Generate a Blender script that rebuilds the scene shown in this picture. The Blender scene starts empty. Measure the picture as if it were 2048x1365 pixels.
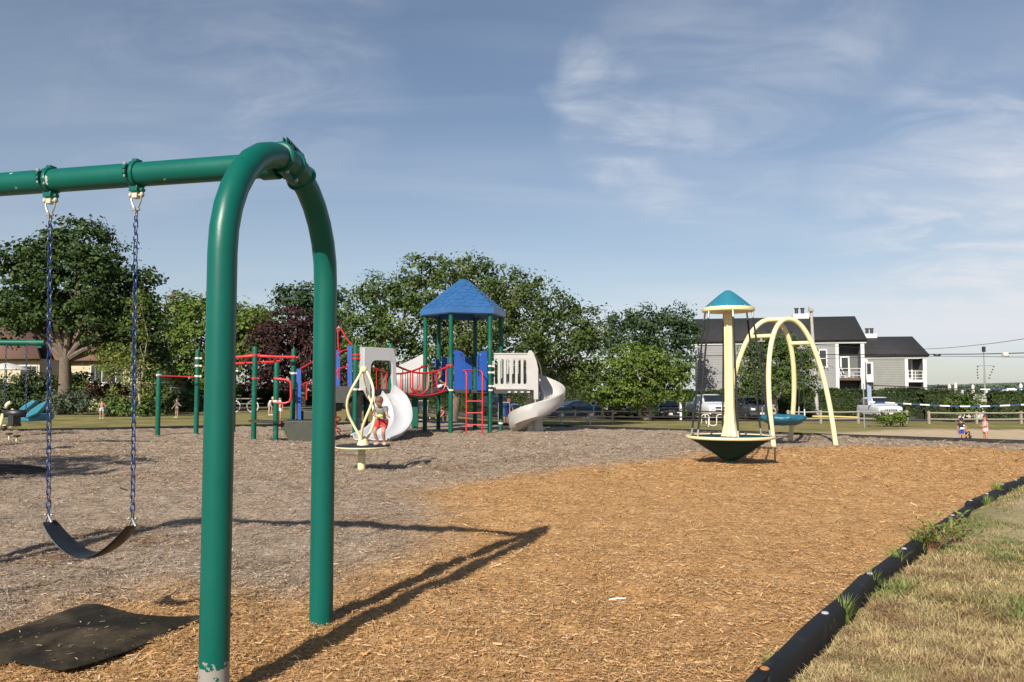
import bpy, math, random
import numpy as np
from mathutils import Vector, Matrix
from mathutils.geometry import tessellate_polygon
random.seed(7); rng = np.random.default_rng(7)
PI = math.pi; R = math.radians
sc = bpy.context.scene; col = sc.collection
# ---------------------------------------------------------------- camera
F = 1660.0; HC = 1.27
PITCH = math.atan((780 - 682.5) / F)
cp, sp = math.cos(PITCH), math.sin(PITCH)
cam = bpy.data.cameras.new('camera'); cam.sensor_width = 36; cam.lens = F / 2048 * 36
cam.clip_start = 0.05; cam.clip_end = 6000
camo = bpy.data.objects.new('camera', cam); col.objects.link(camo)
camo.location = (0, 0, HC); camo.rotation_euler = (PI / 2 + PITCH, 0, 0); sc.camera = camo

def ray(px, py):
    r = (px - 1024) / F; u = (682.5 - py) / F
    return Vector((r, cp - u * sp, sp + u * cp))
def G(px, py, z=0.0):                     # the point of height z seen at a pixel
    d = ray(px, py); t = (z - HC) / d.z
    return Vector((d.x * t, d.y * t, z))
def P(px, py, D):                         # the point at forward distance D seen at a pixel
    d = ray(px, py); t = D / d.y
    return Vector((d.x * t, D, HC + d.z * t))
def sstep(a, b, x):
    t = min(1, max(0, (x - a) / (b - a))); return t * t * (3 - 2 * t)
def curb_y(x):
    return max(14, 32.6 - .805 * (x + 3.5)) if x > -3.5 else 32.6 + .67 * (x + 3.5)
def terr(x, y):
    A = 1.1 * sstep(-12, 0, x)
    z = -A * (1 - math.exp(-max(0, y - curb_y(x) - 1) / 15))
    return z - 3 * sstep(88, 135, y) * sstep(-30, 10, x)
def T(px, D, dz=0):                       # ground point in the column of a pixel at distance D
    d = ray(px, 780); x = d.x / d.y * D
    return Vector((x, D, terr(x, D) + dz))
# ---------------------------------------------------------------- materials
def nd(nt, t, **k):
    n = nt.nodes.new(t)
    for a, b in k.items(): setattr(n, a, b)
    return n
def mat(name, c, rough=.5, var=.14, scale=6, bump=0., bscale=40, metal=0., spec=.5, tint=None, trans=0., coat=0., stretch=None, c2=None, c2scale=2., c2lo=.5, c2hi=.6):
    m = bpy.data.materials.new(name); m.use_nodes = True; nt = m.node_tree; nt.nodes.clear()
    out = nd(nt, 'ShaderNodeOutputMaterial'); b = nd(nt, 'ShaderNodeBsdfPrincipled')
    b.inputs['Roughness'].default_value = rough; b.inputs['Metallic'].default_value = metal
    b.inputs['Specular IOR Level'].default_value = spec; b.inputs['Coat Weight'].default_value = coat
    L = nt.links.new
    tc = nd(nt, 'ShaderNodeTexCoord'); src = tc.outputs['Object']
    if stretch:
        mp = nd(nt, 'ShaderNodeMapping'); mp.inputs['Scale'].default_value = stretch; L(src, mp.inputs['Vector']); src = mp.outputs['Vector']
    n = nd(nt, 'ShaderNodeTexNoise'); n.inputs['Scale'].default_value = scale; n.inputs['Detail'].default_value = 6; n.inputs['Roughness'].default_value = .65
    L(src, n.inputs['Vector'])
    mr = nd(nt, 'ShaderNodeMapRange'); mr.inputs['From Min'].default_value = .25; mr.inputs['From Max'].default_value = .75
    mr.inputs['To Min'].default_value = 1 - var; mr.inputs['To Max'].default_value = 1 + var
    L(n.outputs['Fac'], mr.inputs['Value'])
    base = nd(nt, 'ShaderNodeRGB'); base.outputs[0].default_value = (*c, 1); bc = base.outputs[0]
    if c2:
        n2 = nd(nt, 'ShaderNodeTexNoise'); n2.inputs['Scale'].default_value = c2scale; n2.inputs['Detail'].default_value = 8; n2.inputs['Roughness'].default_value = .6
        L(src, n2.inputs['Vector'])
        m2 = nd(nt, 'ShaderNodeMapRange'); m2.inputs['From Min'].default_value = c2lo; m2.inputs['From Max'].default_value = c2hi
        L(n2.outputs['Fac'], m2.inputs['Value'])
        mx = nd(nt, 'ShaderNodeMix', data_type='RGBA'); L(m2.outputs[0], mx.inputs['Factor']); L(bc, mx.inputs['A']); mx.inputs['B'].default_value = (*c2, 1)
        bc = mx.outputs['Result']
    if tint is not None:                  # per leaf / chip colour, stored on the mesh
        at = nd(nt, 'ShaderNodeAttribute', attribute_name='tint')
        mx = nd(nt, 'ShaderNodeMix', data_type='RGBA'); L(at.outputs['Fac'], mx.inputs['Factor']); L(bc, mx.inputs['A']); mx.inputs['B'].default_value = (*tint, 1)
        bc = mx.outputs['Result']
    hs = nd(nt, 'ShaderNodeHueSaturation'); L(bc, hs.inputs['Color']); L(mr.outputs[0], hs.inputs['Value'])
    L(hs.outputs[0], b.inputs['Base Color'])
    if metal < .5 and rough < .7:
        m3 = nd(nt, 'ShaderNodeMapRange'); m3.inputs['To Min'].default_value = rough * .8; m3.inputs['To Max'].default_value = min(1, rough * 1.25)
        L(n.outputs['Fac'], m3.inputs['Value']); L(m3.outputs[0], b.inputs['Roughness'])
    if bump:
        nb = nd(nt, 'ShaderNodeTexNoise'); nb.inputs['Scale'].default_value = bscale; nb.inputs['Detail'].default_value = 5; L(src, nb.inputs['Vector'])
        bp = nd(nt, 'ShaderNodeBump'); bp.inputs['Strength'].default_value = bump; bp.inputs['Distance'].default_value = .02
        L(nb.outputs['Fac'], bp.inputs['Height']); L(bp.outputs[0], b.inputs['Normal'])
    if trans:
        tr = nd(nt, 'ShaderNodeBsdfTranslucent'); L(hs.outputs[0], tr.inputs['Color'])
        ms = nd(nt, 'ShaderNodeMixShader'); ms.inputs[0].default_value = trans
        L(b.outputs[0], ms.inputs[1]); L(tr.outputs[0], ms.inputs[2]); L(ms.outputs[0], out.inputs[0])
    else: L(b.outputs[0], out.inputs[0])
    return m
def glass_mat(name, c=(.02, .025, .03)):
    return mat(name, c, rough=.06, var=.3, scale=.8, spec=.8)
M = {}
M['green'] = mat('swing_green_paint', (.002, .092, .070), .34, .10, 3, spec=.32, bump=.03, bscale=160, c2=(.34, .40, .37), c2scale=13, c2lo=.672, c2hi=.70)
M['greenpost'] = mat('post_green_paint', (.002, .085, .055), .46, .18, 3, spec=.3, c2=(.05, .11, .085), c2scale=3, c2lo=.56, c2hi=.75)
M['cream'] = mat('cream_paint', (.66, .59, .34), .42, .05, 3)
M['blue'] = mat('blue_plastic', (.012, .065, .30), .42, .12, 5)
M['roofblue'] = mat('roof_blue_plastic', (.030, .108, .27), .34, .16, 3, spec=.6)
M['teal'] = mat('teal_plastic', (.022, .165, .235), .4, .10, 4)
M['bowl'] = mat('dark_teal_plastic', (.001, .030, .038), .6, .2, 4, spec=.15)
M['dish'] = mat('dish_teal_plastic', (.012, .105, .165), .42, .14, 5)
M['red'] = mat('red_paint', (.47, .022, .022), .38, .12, 6)
M['slide'] = mat('grey_moulded_plastic', (.42, .42, .435), .42, .05, 2.5)
M['whitepl'] = mat('white_moulded_plastic', (.40, .39, .375), .42, .06, 3)
M['black'] = mat('black_rubber', (.016, .016, .015), .6, .3, 12, bump=.15, bscale=60)
M['deck'] = mat('dark_coated_deck', (.035, .036, .034), .6, .3, 9)
M['olive'] = mat('olive_step_plastic', (.035, .038, .026), .55, .25, 8)
M['seat'] = mat('black_belt_rubber', (.013, .015, .016), .42, .3, 20, bump=.08, bscale=90)
M['chain'] = mat('blue_coated_chain', (.010, .034, .12), .42, .3, 30)
M['steel'] = mat('galvanised_steel', (.36, .36, .355), .45, .2, 30, metal=.6)
M['hanger'] = mat('cream_hanger_block', (.42, .41, .32), .5, .12, 30)
M['rope'] = mat('black_rope', (.014, .014, .015), .75, .3, 60, bump=.4, bscale=220)
M['matrubber'] = mat('worn_rubber_mat', (.016, .0135, .010), .92, .35, 7, spec=.15, bump=.3, bscale=35, c2=(.085, .064, .040), c2scale=2.6, c2lo=.46, c2hi=.70)
M['timber'] = mat('black_edging_plastic', (.0085, .009, .010), .62, .3, 14, spec=.3, bump=.12, bscale=50, c2=(.04, .034, .026), c2scale=6, c2lo=.58, c2hi=.8)
M['capw'] = mat('pale_cap', (.38, .38, .40), .5, .1, 40)
M['capo'] = mat('orange_cap', (.36, .15, .05), .5, .2, 40)
M['bark'] = mat('bark', (.13, .10, .075), .9, .4, 5, bump=.8, bscale=12, stretch=(3, 3, .6))
M['barkpale'] = mat('pale_bark', (.30, .27, .21), .9, .35, 6, bump=.6, bscale=14, stretch=(3, 3, .6))
M['white'] = mat('white_paint', (.56, .56, .555), .5, .05, 2)
M['offwhite'] = mat('weathered_white', (.55, .53, .50), .7, .2, 4)
M['shade'] = mat('dark_wood', (.09, .06, .04), .8, .3, 6)
M['wood'] = mat('weathered_wood', (.27, .23, .18), .85, .3, 5, bump=.4, bscale=20)
M['glass'] = glass_mat('dark_glass')
M['carglass'] = glass_mat('car_glass', (.018, .022, .026))
M['tyre'] = mat('tyre', (.015, .015, .015), .8, .2, 20)
M['rim'] = mat('alloy', (.4, .4, .41), .35, .1, 20, metal=.7)
M['lamp'] = mat('headlamp', (.75, .76, .78), .12, .1, 20, spec=.8)
M['chrome'] = mat('chrome', (.6, .6, .62), .2, .1, 10, metal=.9)
M['plate'] = mat('licence_plate', (.6, .6, .58), .5, .1, 10)
M['navy'] = mat('navy_tape', (.012, .035, .13), .7, .15, 10)
M['wire'] = mat('cable_black', (.02, .02, .022), .7, .2, 5)
# ---------------------------------------------------------------- mesh building
ORG = {}
class MB:
    def __init__(s): s.v = []; s.f = []; s.mi = []
    def add(s, vs, fs, mi=0):
        o = len(s.v); s.v += [tuple(v) for v in vs]; s.f += [tuple(i + o for i in f) for f in fs]; s.mi += [mi] * len(fs); return s
    def box(s, c, size, rot=None, mi=0, taper=1.0):
        hx, hy, hz = size[0] / 2, size[1] / 2, size[2] / 2
        if rot is None: rot = Matrix.Identity(3)
        elif not isinstance(rot, Matrix): rot = Matrix.Rotation(rot, 3, 'Z')
        vs = []
        for z in (-1, 1):
            k = taper if z > 0 else 1
            for x, y in ((-1, -1), (1, -1), (1, 1), (-1, 1)):
                vs.append(Vector(c) + rot @ Vector((x * hx * k, y * hy * k, z * hz)))
        return s.add(vs, [(3, 2, 1, 0), (4, 5, 6, 7), (0, 1, 5, 4), (1, 2, 6, 5), (2, 3, 7, 6), (3, 0, 4, 7)], mi)
    def tube(s, pts, r, n=10, caps=True, closed=False, mi=0):
        pts = [Vector(p) for p in pts]; m = len(pts)
        rs = r if isinstance(r, (list, tuple)) else [r] * m
        vs = []; prev = None
        for i, p in enumerate(pts):
            if closed: t = (pts[(i + 1) % m] - pts[i - 1])
            elif i == 0: t = pts[1] - p
            elif i == m - 1: t = p - pts[i - 1]
            else: t = (pts[i + 1] - p).normalized() + (p - pts[i - 1]).normalized()
            t.normalize()
            if prev is None:
                a = Vector((0, 0, 1)) if abs(t.z) < .9 else Vector((1, 0, 0))
                u = t.cross(a).normalized()
            else:
                u = (prev - t * prev.dot(t))
                u = u.normalized() if u.length > 1e-6 else t.cross(Vector((0, 0, 1))).normalized()
            prev = u; w = t.cross(u)
            for k in range(n):
                a = 2 * PI * k / n
                vs.append(p + (u * math.cos(a) + w * math.sin(a)) * rs[i])
        fs = []
        for i in range(m if closed else m - 1):
            j = (i + 1) % m
            for k in range(n):
                k2 = (k + 1) % n
                fs.append((i * n + k, i * n + k2, j * n + k2, j * n + k))
        if caps and not closed:
            fs.append(tuple(range(n - 1, -1, -1))); fs.append(tuple((m - 1) * n + k for k in range(n)))
        return s.add(vs, fs, mi)
    def lathe(s, prof, c, n=24, rot=None, mi=0):
        vs = []; m = len(prof); c = Vector(c)
        for r, z in prof:
            for k in range(n):
                a = 2 * PI * k / n; v = Vector((r * math.cos(a), r * math.sin(a), z))
                vs.append(c + (rot @ v if rot else v))
        fs = [(i * n + k, i * n + (k + 1) % n, (i + 1) * n + (k + 1) % n, (i + 1) * n + k) for i in range(m - 1) for k in range(n)]
        fs.append(tuple(range(n - 1, -1, -1))); fs.append(tuple((m - 1) * n + k for k in range(n)))
        return s.add(vs, fs, mi)
    def ball(s, c, r, n=12, mi=0, rot=None):
        if not isinstance(r, (tuple, list)): r = (r, r, r)
        vs = []; h = max(5, n // 2 + 1)
        for i in range(h + 1):
            a = PI * (i / h) ; a = min(max(a, .02), PI - .02)
            for k in range(n):
                b = 2 * PI * k / n
                v = Vector((r[0] * math.sin(a) * math.cos(b), r[1] * math.sin(a) * math.sin(b), r[2] * math.cos(a)))
                vs.append(Vector(c) + (rot @ v if rot else v))
        fs = [(i * n + k, (i + 1) * n + k, (i + 1) * n + (k + 1) % n, i * n + (k + 1) % n) for i in range(h) for k in range(n)]
        fs.append(tuple(range(n))); fs.append(tuple(h * n + k for k in range(n - 1, -1, -1)))
        return s.add(vs, fs, mi)
    def poly(s, outer, holes, O, U, V, t, mi=0):
        O, U, V = Vector(O), Vector(U), Vector(V); N = U.cross(V).normalized()
        loops = [outer] + list(holes)
        flat = [p for l in loops for p in l]
        tris = tessellate_polygon([[Vector((p[0], p[1], 0)) for p in l] for l in loops])
        n = len(flat); vs = [O + U * p[0] + V * p[1] for p in flat]; vs += [v - N * t for v in vs[:n]]
        fs = []
        if not holes:
            ar = sum(outer[i][0] * outer[(i + 1) % n][1] - outer[(i + 1) % n][0] * outer[i][1] for i in range(n)); q = tuple(range(n)); q = q if ar > 0 else q[::-1]
            fs += [q, tuple(i + n for i in q[::-1])]; tris = []
        for a, b, c in tris:
            A, B, C_ = Vector(flat[a]), Vector(flat[b]), Vector(flat[c])
            if (B - A).cross(C_ - A) < 0: a, b, c = a, c, b
            fs.append((a, b, c)); fs.append((c + n, b + n, a + n))
        o = 0
        for li, l in enumerate(loops):
            m = len(l); area = sum(l[i][0] * l[(i + 1) % m][1] - l[(i + 1) % m][0] * l[i][1] for i in range(m))
            for i in range(m):
                a, b = o + i, o + (i + 1) % m
                if (area > 0) == (li == 0): fs.append((b, a, a + n, b + n))
                else: fs.append((a, b, b + n, a + n))
            o += m
        return s.add(vs, fs, mi)
    def loft(s, rows, mi=0, closed=False):
        n = len(rows[0]); vs = [p for r in rows for p in r]; fs = []
        for i in range(len(rows) - 1):
            for k in range(n if closed else n - 1):
                k2 = (k + 1) % n; fs.append((i * n + k, i * n + k2, (i + 1) * n + k2, (i + 1) * n + k))
        return s.add(vs, fs, mi)
    def build(s, name, mats, parent=None, loc=None, smooth=40, bevel=0, solid=0, subd=0):
        org = ORG[parent] if parent is not None else Vector(loc if loc is not None else (0, 0, 0))
        me = bpy.data.meshes.new(name)
        me.from_pydata([(v[0] - org[0], v[1] - org[1], v[2] - org[2]) for v in s.v], [], s.f)
        for m in (mats if isinstance(mats, (list, tuple)) else [mats]): me.materials.append(m)
        if any(s.mi): me.polygons.foreach_set('material_index', s.mi)
        if smooth:
            me.polygons.foreach_set('use_smooth', [True] * len(me.polygons)); me.set_sharp_from_angle(angle=R(smooth))
        me.update(); o = bpy.data.objects.new(name, me); col.objects.link(o)
        if parent is not None: o.parent = parent
        else: o.location = org
        ORG[o] = org
        if solid: q = o.modifiers.new('solid', 'SOLIDIFY'); q.thickness = solid; q.offset = 0
        if bevel: q = o.modifiers.new('bevel', 'BEVEL'); q.width = bevel; q.segments = 2; q.limit_method = 'ANGLE'
        if subd: q = o.modifiers.new('sub', 'SUBSURF'); q.levels = subd; q.render_levels = subd
        return o
def tag(o, label=None, cat=None, group=None, kind=None):
    if label: o['label'] = label
    if cat: o['category'] = cat
    if group: o['group'] = group
    if kind: o['kind'] = kind
    return o
def parts(name, mbs, m, parent, **k):
    return [b.build(name, m, parent, **k) for b in mbs]
def thing(name, label, cat, loc=(0, 0, 0), group=None):
    o = bpy.data.objects.new(name, None); col.objects.link(o); o.empty_display_size = .1
    o.location = loc; ORG[o] = Vector(loc); return tag(o, label, cat, group)
def copy_tree(o, parent=None):
    c = o.copy(); col.objects.link(c); c.parent = parent; ORG[c] = ORG[o]
    for ch in list(o.children): copy_tree(ch, c)
    return c
def npmesh(name, V, nper, mats, parent=None, loc=None, attrs=None, smooth=False):
    """V: (N, nper, 3) array of separate little faces"""
    org = ORG[parent] if parent is not None else Vector(loc if loc is not None else (0, 0, 0))
    N = len(V); me = bpy.data.meshes.new(name)
    co = (V.reshape(-1, 3) - np.array(org)).astype(np.float32)
    me.vertices.add(N * nper); me.vertices.foreach_set('co', co.ravel())
    me.loops.add(N * nper); me.loops.foreach_set('vertex_index', np.arange(N * nper, dtype=np.int32))
    me.polygons.add(N); me.polygons.foreach_set('loop_start', np.arange(0, N * nper, nper, dtype=np.int32))
    me.update(calc_edges=True)
    for k, a in (attrs or {}).items():
        at = me.attributes.new(k, 'FLOAT', 'FACE'); at.data.foreach_set('value', a.astype(np.float32))
    for m in (mats if isinstance(mats, (list, tuple)) else [mats]): me.materials.append(m)
    o = bpy.data.objects.new(name, me); col.objects.link(o)
    if parent is not None: o.parent = parent
    else: o.location = org
    ORG[o] = org; return o
def unit(a): return a / (np.linalg.norm(a, axis=1, keepdims=True) + 1e-9)
def leaf_quads(C, Nn, size, asp=.55):
    """diamond leaves at C with normals Nn"""
    n = len(C); Nn = unit(Nn); r = unit(rng.normal(size=(n, 3))); u = unit(np.cross(Nn, r)); w = np.cross(Nn, u)
    L = (size * rng.uniform(.6, 1.3, n))[:, None]
    return np.stack([C - u * L * .5, C + w * L * asp * .5 + u * L * .06, C + u * L * .5, C - w * L * asp * .5 + u * L * .06], 1)
_perm = rng.random((256, 256))
def vnoise(x, y):
    xi = np.floor(x).astype(int); yi = np.floor(y).astype(int); fx = x - xi; fy = y - yi
    fx = fx * fx * (3 - 2 * fx); fy = fy * fy * (3 - 2 * fy)
    g = lambda a, b: _perm[a & 255, b & 255]
    return (g(xi, yi) * (1 - fx) + g(xi + 1, yi) * fx) * (1 - fy) + (g(xi, yi + 1) * (1 - fx) + g(xi + 1, yi + 1) * fx) * fy
def inpoly(x, y, poly):
    ins = np.zeros(x.shape, bool); n = len(poly)
    for i in range(n):
        x1, y1 = poly[i][:2]; x2, y2 = poly[(i + 1) % n][:2]
        if y1 == y2: continue
        c = ((y1 > y) != (y2 > y)) & (x < (x2 - x1) * (y - y1) / (y2 - y1) + x1); ins ^= c
    return ins
def softpoly(x, y, poly, soft, n=14):
    a = np.zeros(x.shape)
    for i in range(n):
        jx = (vnoise(x * 2.1 + i * 17.3, y * 2.1) - .5) * 2 * soft + rng.normal(size=x.shape) * soft * .35
        jy = (vnoise(x * 2.1, y * 2.1 + i * 13.7 + 50) - .5) * 2 * soft + rng.normal(size=x.shape) * soft * .35
        a += inpoly(x + jx, y + jy, poly)
    return a / n
# ---------------------------------------------------------------- sun and sky
SUN_EL = R(33.5); sd = Vector((math.sin(R(22.3)), math.cos(R(22.3)), 0))          # sd: the way shadows fall
sun = bpy.data.lights.new('sun', 'SUN'); sun.energy = 4.9; sun.angle = R(.5); sun.color = (1, .93, .82)
suno = bpy.data.objects.new('sun', sun); col.objects.link(suno); suno.location = (-20, -40, 40)
suno.rotation_euler = Vector((sd.x * math.cos(SUN_EL), sd.y * math.cos(SUN_EL), -math.sin(SUN_EL))).to_track_quat('-Z', 'Y').to_euler()
w = bpy.data.worlds.new('World'); sc.world = w; w.use_nodes = True; nt = w.node_tree; nt.nodes.clear(); L = nt.links.new
wo = nd(nt, 'ShaderNodeOutputWorld'); bg = nd(nt, 'ShaderNodeBackground'); bg.inputs['Strength'].default_value = .064
sky = nd(nt, 'ShaderNodeTexSky', sky_type='NISHITA', sun_disc=False, sun_elevation=SUN_EL, air_density=1.0, dust_density=.6, ozone_density=2.6)
sky.sun_rotation = math.atan2(-sd.x, -sd.y)
tc = nd(nt, 'ShaderNodeTexCoord'); sx = nd(nt, 'ShaderNodeSeparateXYZ'); L(tc.outputs['Generated'], sx.inputs[0])
def mth(op, a, b=None, c=None, clamp=False):
    n = nd(nt, 'ShaderNodeMath', operation=op); n.use_clamp = clamp
    for i, v in enumerate((a, b, c)):
        if v is None: continue
        if isinstance(v, (int, float)): n.inputs[i].default_value = v
        else: L(v, n.inputs[i])
    return n.outputs[0]
zz = mth('MAXIMUM', sx.outputs['Z'], 0.0); zd = mth('ADD', zz, .16)
u = mth('DIVIDE', sx.outputs['X'], zd); v = mth('DIVIDE', sx.outputs['Y'], zd)
cx = nd(nt, 'ShaderNodeCombineXYZ'); L(u, cx.inputs[0]); L(v, cx.inputs[1])
def layer(rot, scl, off, nscale, lo, hi, detail=9, rough=.6, dist=.6):
    mp = nd(nt, 'ShaderNodeMapping'); mp.inputs['Rotation'].default_value = (0, 0, R(rot)); mp.inputs['Scale'].default_value = scl; mp.inputs['Location'].default_value = off
    L(cx.outputs[0], mp.inputs[0]); n = nd(nt, 'ShaderNodeTexNoise'); n.inputs['Scale'].default_value = nscale; n.inputs['Detail'].default_value = detail
    n.inputs['Roughness'].default_value = rough; n.inputs['Distortion'].default_value = dist; L(mp.outputs[0], n.inputs['Vector'])
    m = nd(nt, 'ShaderNodeMapRange', interpolation_type='SMOOTHSTEP'); m.inputs['From Min'].default_value = lo; m.inputs['From Max'].default_value = hi
    L(n.outputs['Fac'], m.inputs['Value']); return m.outputs[0]
veil = layer(14, (.30, .75, 1), (3.1, 1.2, 0), 1.1, .36, .80, 3, .5, .4)          # broad thin veil of cirrus
streak = layer(-12, (.4, 1.9, 1), (1.7, .4, 0), 1.5, .45, .84, 5, .5, .8)
fluff = layer(20, (.9, 1.2, 1), (.3, 5.2, 0), 3.0, .38, .70, 7, .55, .9)
def blob(px, py, r0):                      # a patch of sky, given by the direction it lies in
    d = ray(px, py).normalized(); dp = nd(nt, 'ShaderNodeVectorMath', operation='DOT_PRODUCT'); L(nz.outputs[0], dp.inputs[0]); dp.inputs[1].default_value = d
    m = nd(nt, 'ShaderNodeMapRange', interpolation_type='SMOOTHSTEP'); m.inputs['From Min'].default_value = math.cos(r0); m.inputs['From Max'].default_value = 1.0
    L(dp.outputs['Value'], m.inputs['Value']); return m.outputs[0]
wn = nd(nt, 'ShaderNodeTexNoise'); wn.inputs['Scale'].default_value = 9; wn.inputs['Detail'].default_value = 6; L(tc.outputs['Generated'], wn.inputs['Vector'])
ws = nd(nt, 'ShaderNodeVectorMath', operation='SUBTRACT'); L(wn.outputs['Color'], ws.inputs[0]); ws.inputs[1].default_value = (.5, .5, .5)
wm = nd(nt, 'ShaderNodeVectorMath', operation='MULTIPLY_ADD'); L(ws.outputs[0], wm.inputs[0]); wm.inputs[1].default_value = (.11, .11, .11); L(tc.outputs['Generated'], wm.inputs[2])
nz = nd(nt, 'ShaderNodeVectorMath', operation='NORMALIZE'); L(wm.outputs[0], nz.inputs[0])
wisps = None
for px, py, r0, k in ((1160, 165, .05, .5), (1215, 205, .055, .5), (1290, 275, .065, .62), (1210, 312, .06, .5), (1340, 325, .09, .45), (1400, 225, .17, .30), (1650, 40, .10, .3), (540, 110, .16, .28), (330, 190, .16, .16), (1990, 430, .20, .6)):
    b_ = mth('MULTIPLY', blob(px, py, r0), k); wisps = b_ if wisps is None else mth('MAXIMUM', wisps, b_)
fine = layer(-28, (.8, 2.6, 1), (4.3, 2.2, 0), 5.0, .30, .78, dist=2.2)
wisps = mth('MULTIPLY', wisps, mth('ADD', mth('MULTIPLY', fluff, mth('ADD', mth('MULTIPLY', fine, .35), .65)), .10))
right = nd(nt, 'ShaderNodeMapRange', interpolation_type='SMOOTHSTEP'); right.inputs['From Min'].default_value = -.35; right.inputs['From Max'].default_value = .45
right.inputs['To Min'].default_value = .45; L(sx.outputs['X'], right.inputs['Value'])
low = nd(nt, 'ShaderNodeMapRange', interpolation_type='SMOOTHSTEP'); low.inputs['From Min'].default_value = .52; low.inputs['From Max'].default_value = .06; L(sx.outputs['Z'], low.inputs['Value'])
fac = mth('ADD', mth('MULTIPLY', mth('MULTIPLY', veil, right.outputs[0]), mth('ADD', mth('MULTIPLY', low.outputs[0], .58), .13)), mth('MULTIPLY', streak, .13))
fac = mth('ADD', fac, mth('MULTIPLY', mth('POWER', low.outputs[0], 1.6), .30))
fac = mth('MAXIMUM', fac, 0, None); fac = mth('ADD', fac, mth('MULTIPLY', wisps, .85), None, True)
mx = nd(nt, 'ShaderNodeMix', data_type='RGBA'); L(fac, mx.inputs['Factor']); L(sky.outputs[0], mx.inputs['A']); mx.inputs['B'].default_value = (8.1, 8.35, 8.9, 1)
L(mx.outputs['Result'], bg.inputs['Color']); L(bg.outputs[0], wo.inputs[0])
sc.view_settings.view_transform = 'Standard'; sc.view_settings.look = 'None'; sc.view_settings.gamma = 1; sc.view_settings.exposure = .55
# ---------------------------------------------------------------- ground
PAD = [(-30, 16.5), (-14.9, 25.7), (-9, 28.9), (-3.5, 32.6), (12.7, 19.56), (7.45, 12.07), (4.94, 9.05), (2.305, 5.46), (1.06, 3.62), (-.55, 1.1), (-1.5, -3), (-30, -6)]
FRESH = [G(*p)[:2] for p in ((2300, 915), (2048, 903), (1900, 895), (1700, 893), (1480, 900), (1330, 918), (1150, 936), (1000, 957), (900, 968), (845, 978), (830, 992), (875, 1012), (890, 1030), (850, 1045), (830, 1060), (850, 1080), (830, 1110), (760, 1132), (700, 1155), (650, 1190), (560, 1200), (470, 1195), (400, 1175), (300, 1175), (200, 1195), (100, 1230), (0, 1260), (-300, 1300), (-900, 1500), (2600, 1500), (2900, 1000))]
SAND = [T(px, D)[:2] for px, D in ((1560, 33), (1640, 27.5), (1800, 27), (1960, 26.2), (2300, 25), (2500, 45), (2048, 47), (1900, 48), (1780, 47), (1640, 42))]
BARE = [G(*p)[:2] for p in ((2300, 985), (2048, 985), (1990, 1005), (1925, 1045), (1940, 1075), (2048, 1110), (2300, 1150))]
def height(x, y):
    return (vnoise(x * 1.1 + 9, y * 1.1) - .5) * .065 + (vnoise(x * 3.7, y * 3.7 + 4) - .5) * .045 + (vnoise(x * 9, y * 9) - .5) * .022
def vec_terr(x, y):
    return np.array([terr(a, b) for a, b in zip(x.ravel(), y.ravel())]).reshape(x.shape)
def grid_mesh(name, X, Y, Z, mats, keep=None, attrs=None):
    ny, nx = X.shape; idx = np.arange(nx * ny).reshape(ny, nx)
    Fc = np.stack([idx[:-1, :-1], idx[:-1, 1:], idx[1:, 1:], idx[1:, :-1]], -1).reshape(-1, 4)
    if keep is not None: Fc = Fc[keep.ravel()[Fc].all(1)]
    me = bpy.data.meshes.new(name); me.vertices.add(nx * ny); me.vertices.foreach_set('co', np.stack([X, Y, Z], -1).astype(np.float32).ravel())
    me.loops.add(len(Fc) * 4); me.loops.foreach_set('vertex_index', Fc.ravel().astype(np.int32)); me.polygons.add(len(Fc)); me.polygons.foreach_set('loop_start', np.arange(0, len(Fc) * 4, 4, dtype=np.int32))
    me.polygons.foreach_set('use_smooth', np.ones(len(Fc), bool)); me.update(calc_edges=True)
    for k, a in (attrs or {}).items():
        at = me.attributes.new(k, 'FLOAT', 'POINT'); at.data.foreach_set('value', a.astype(np.float32).ravel())
    me.materials.append(mats); o = bpy.data.objects.new(name, me); col.objects.link(o); return o
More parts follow.
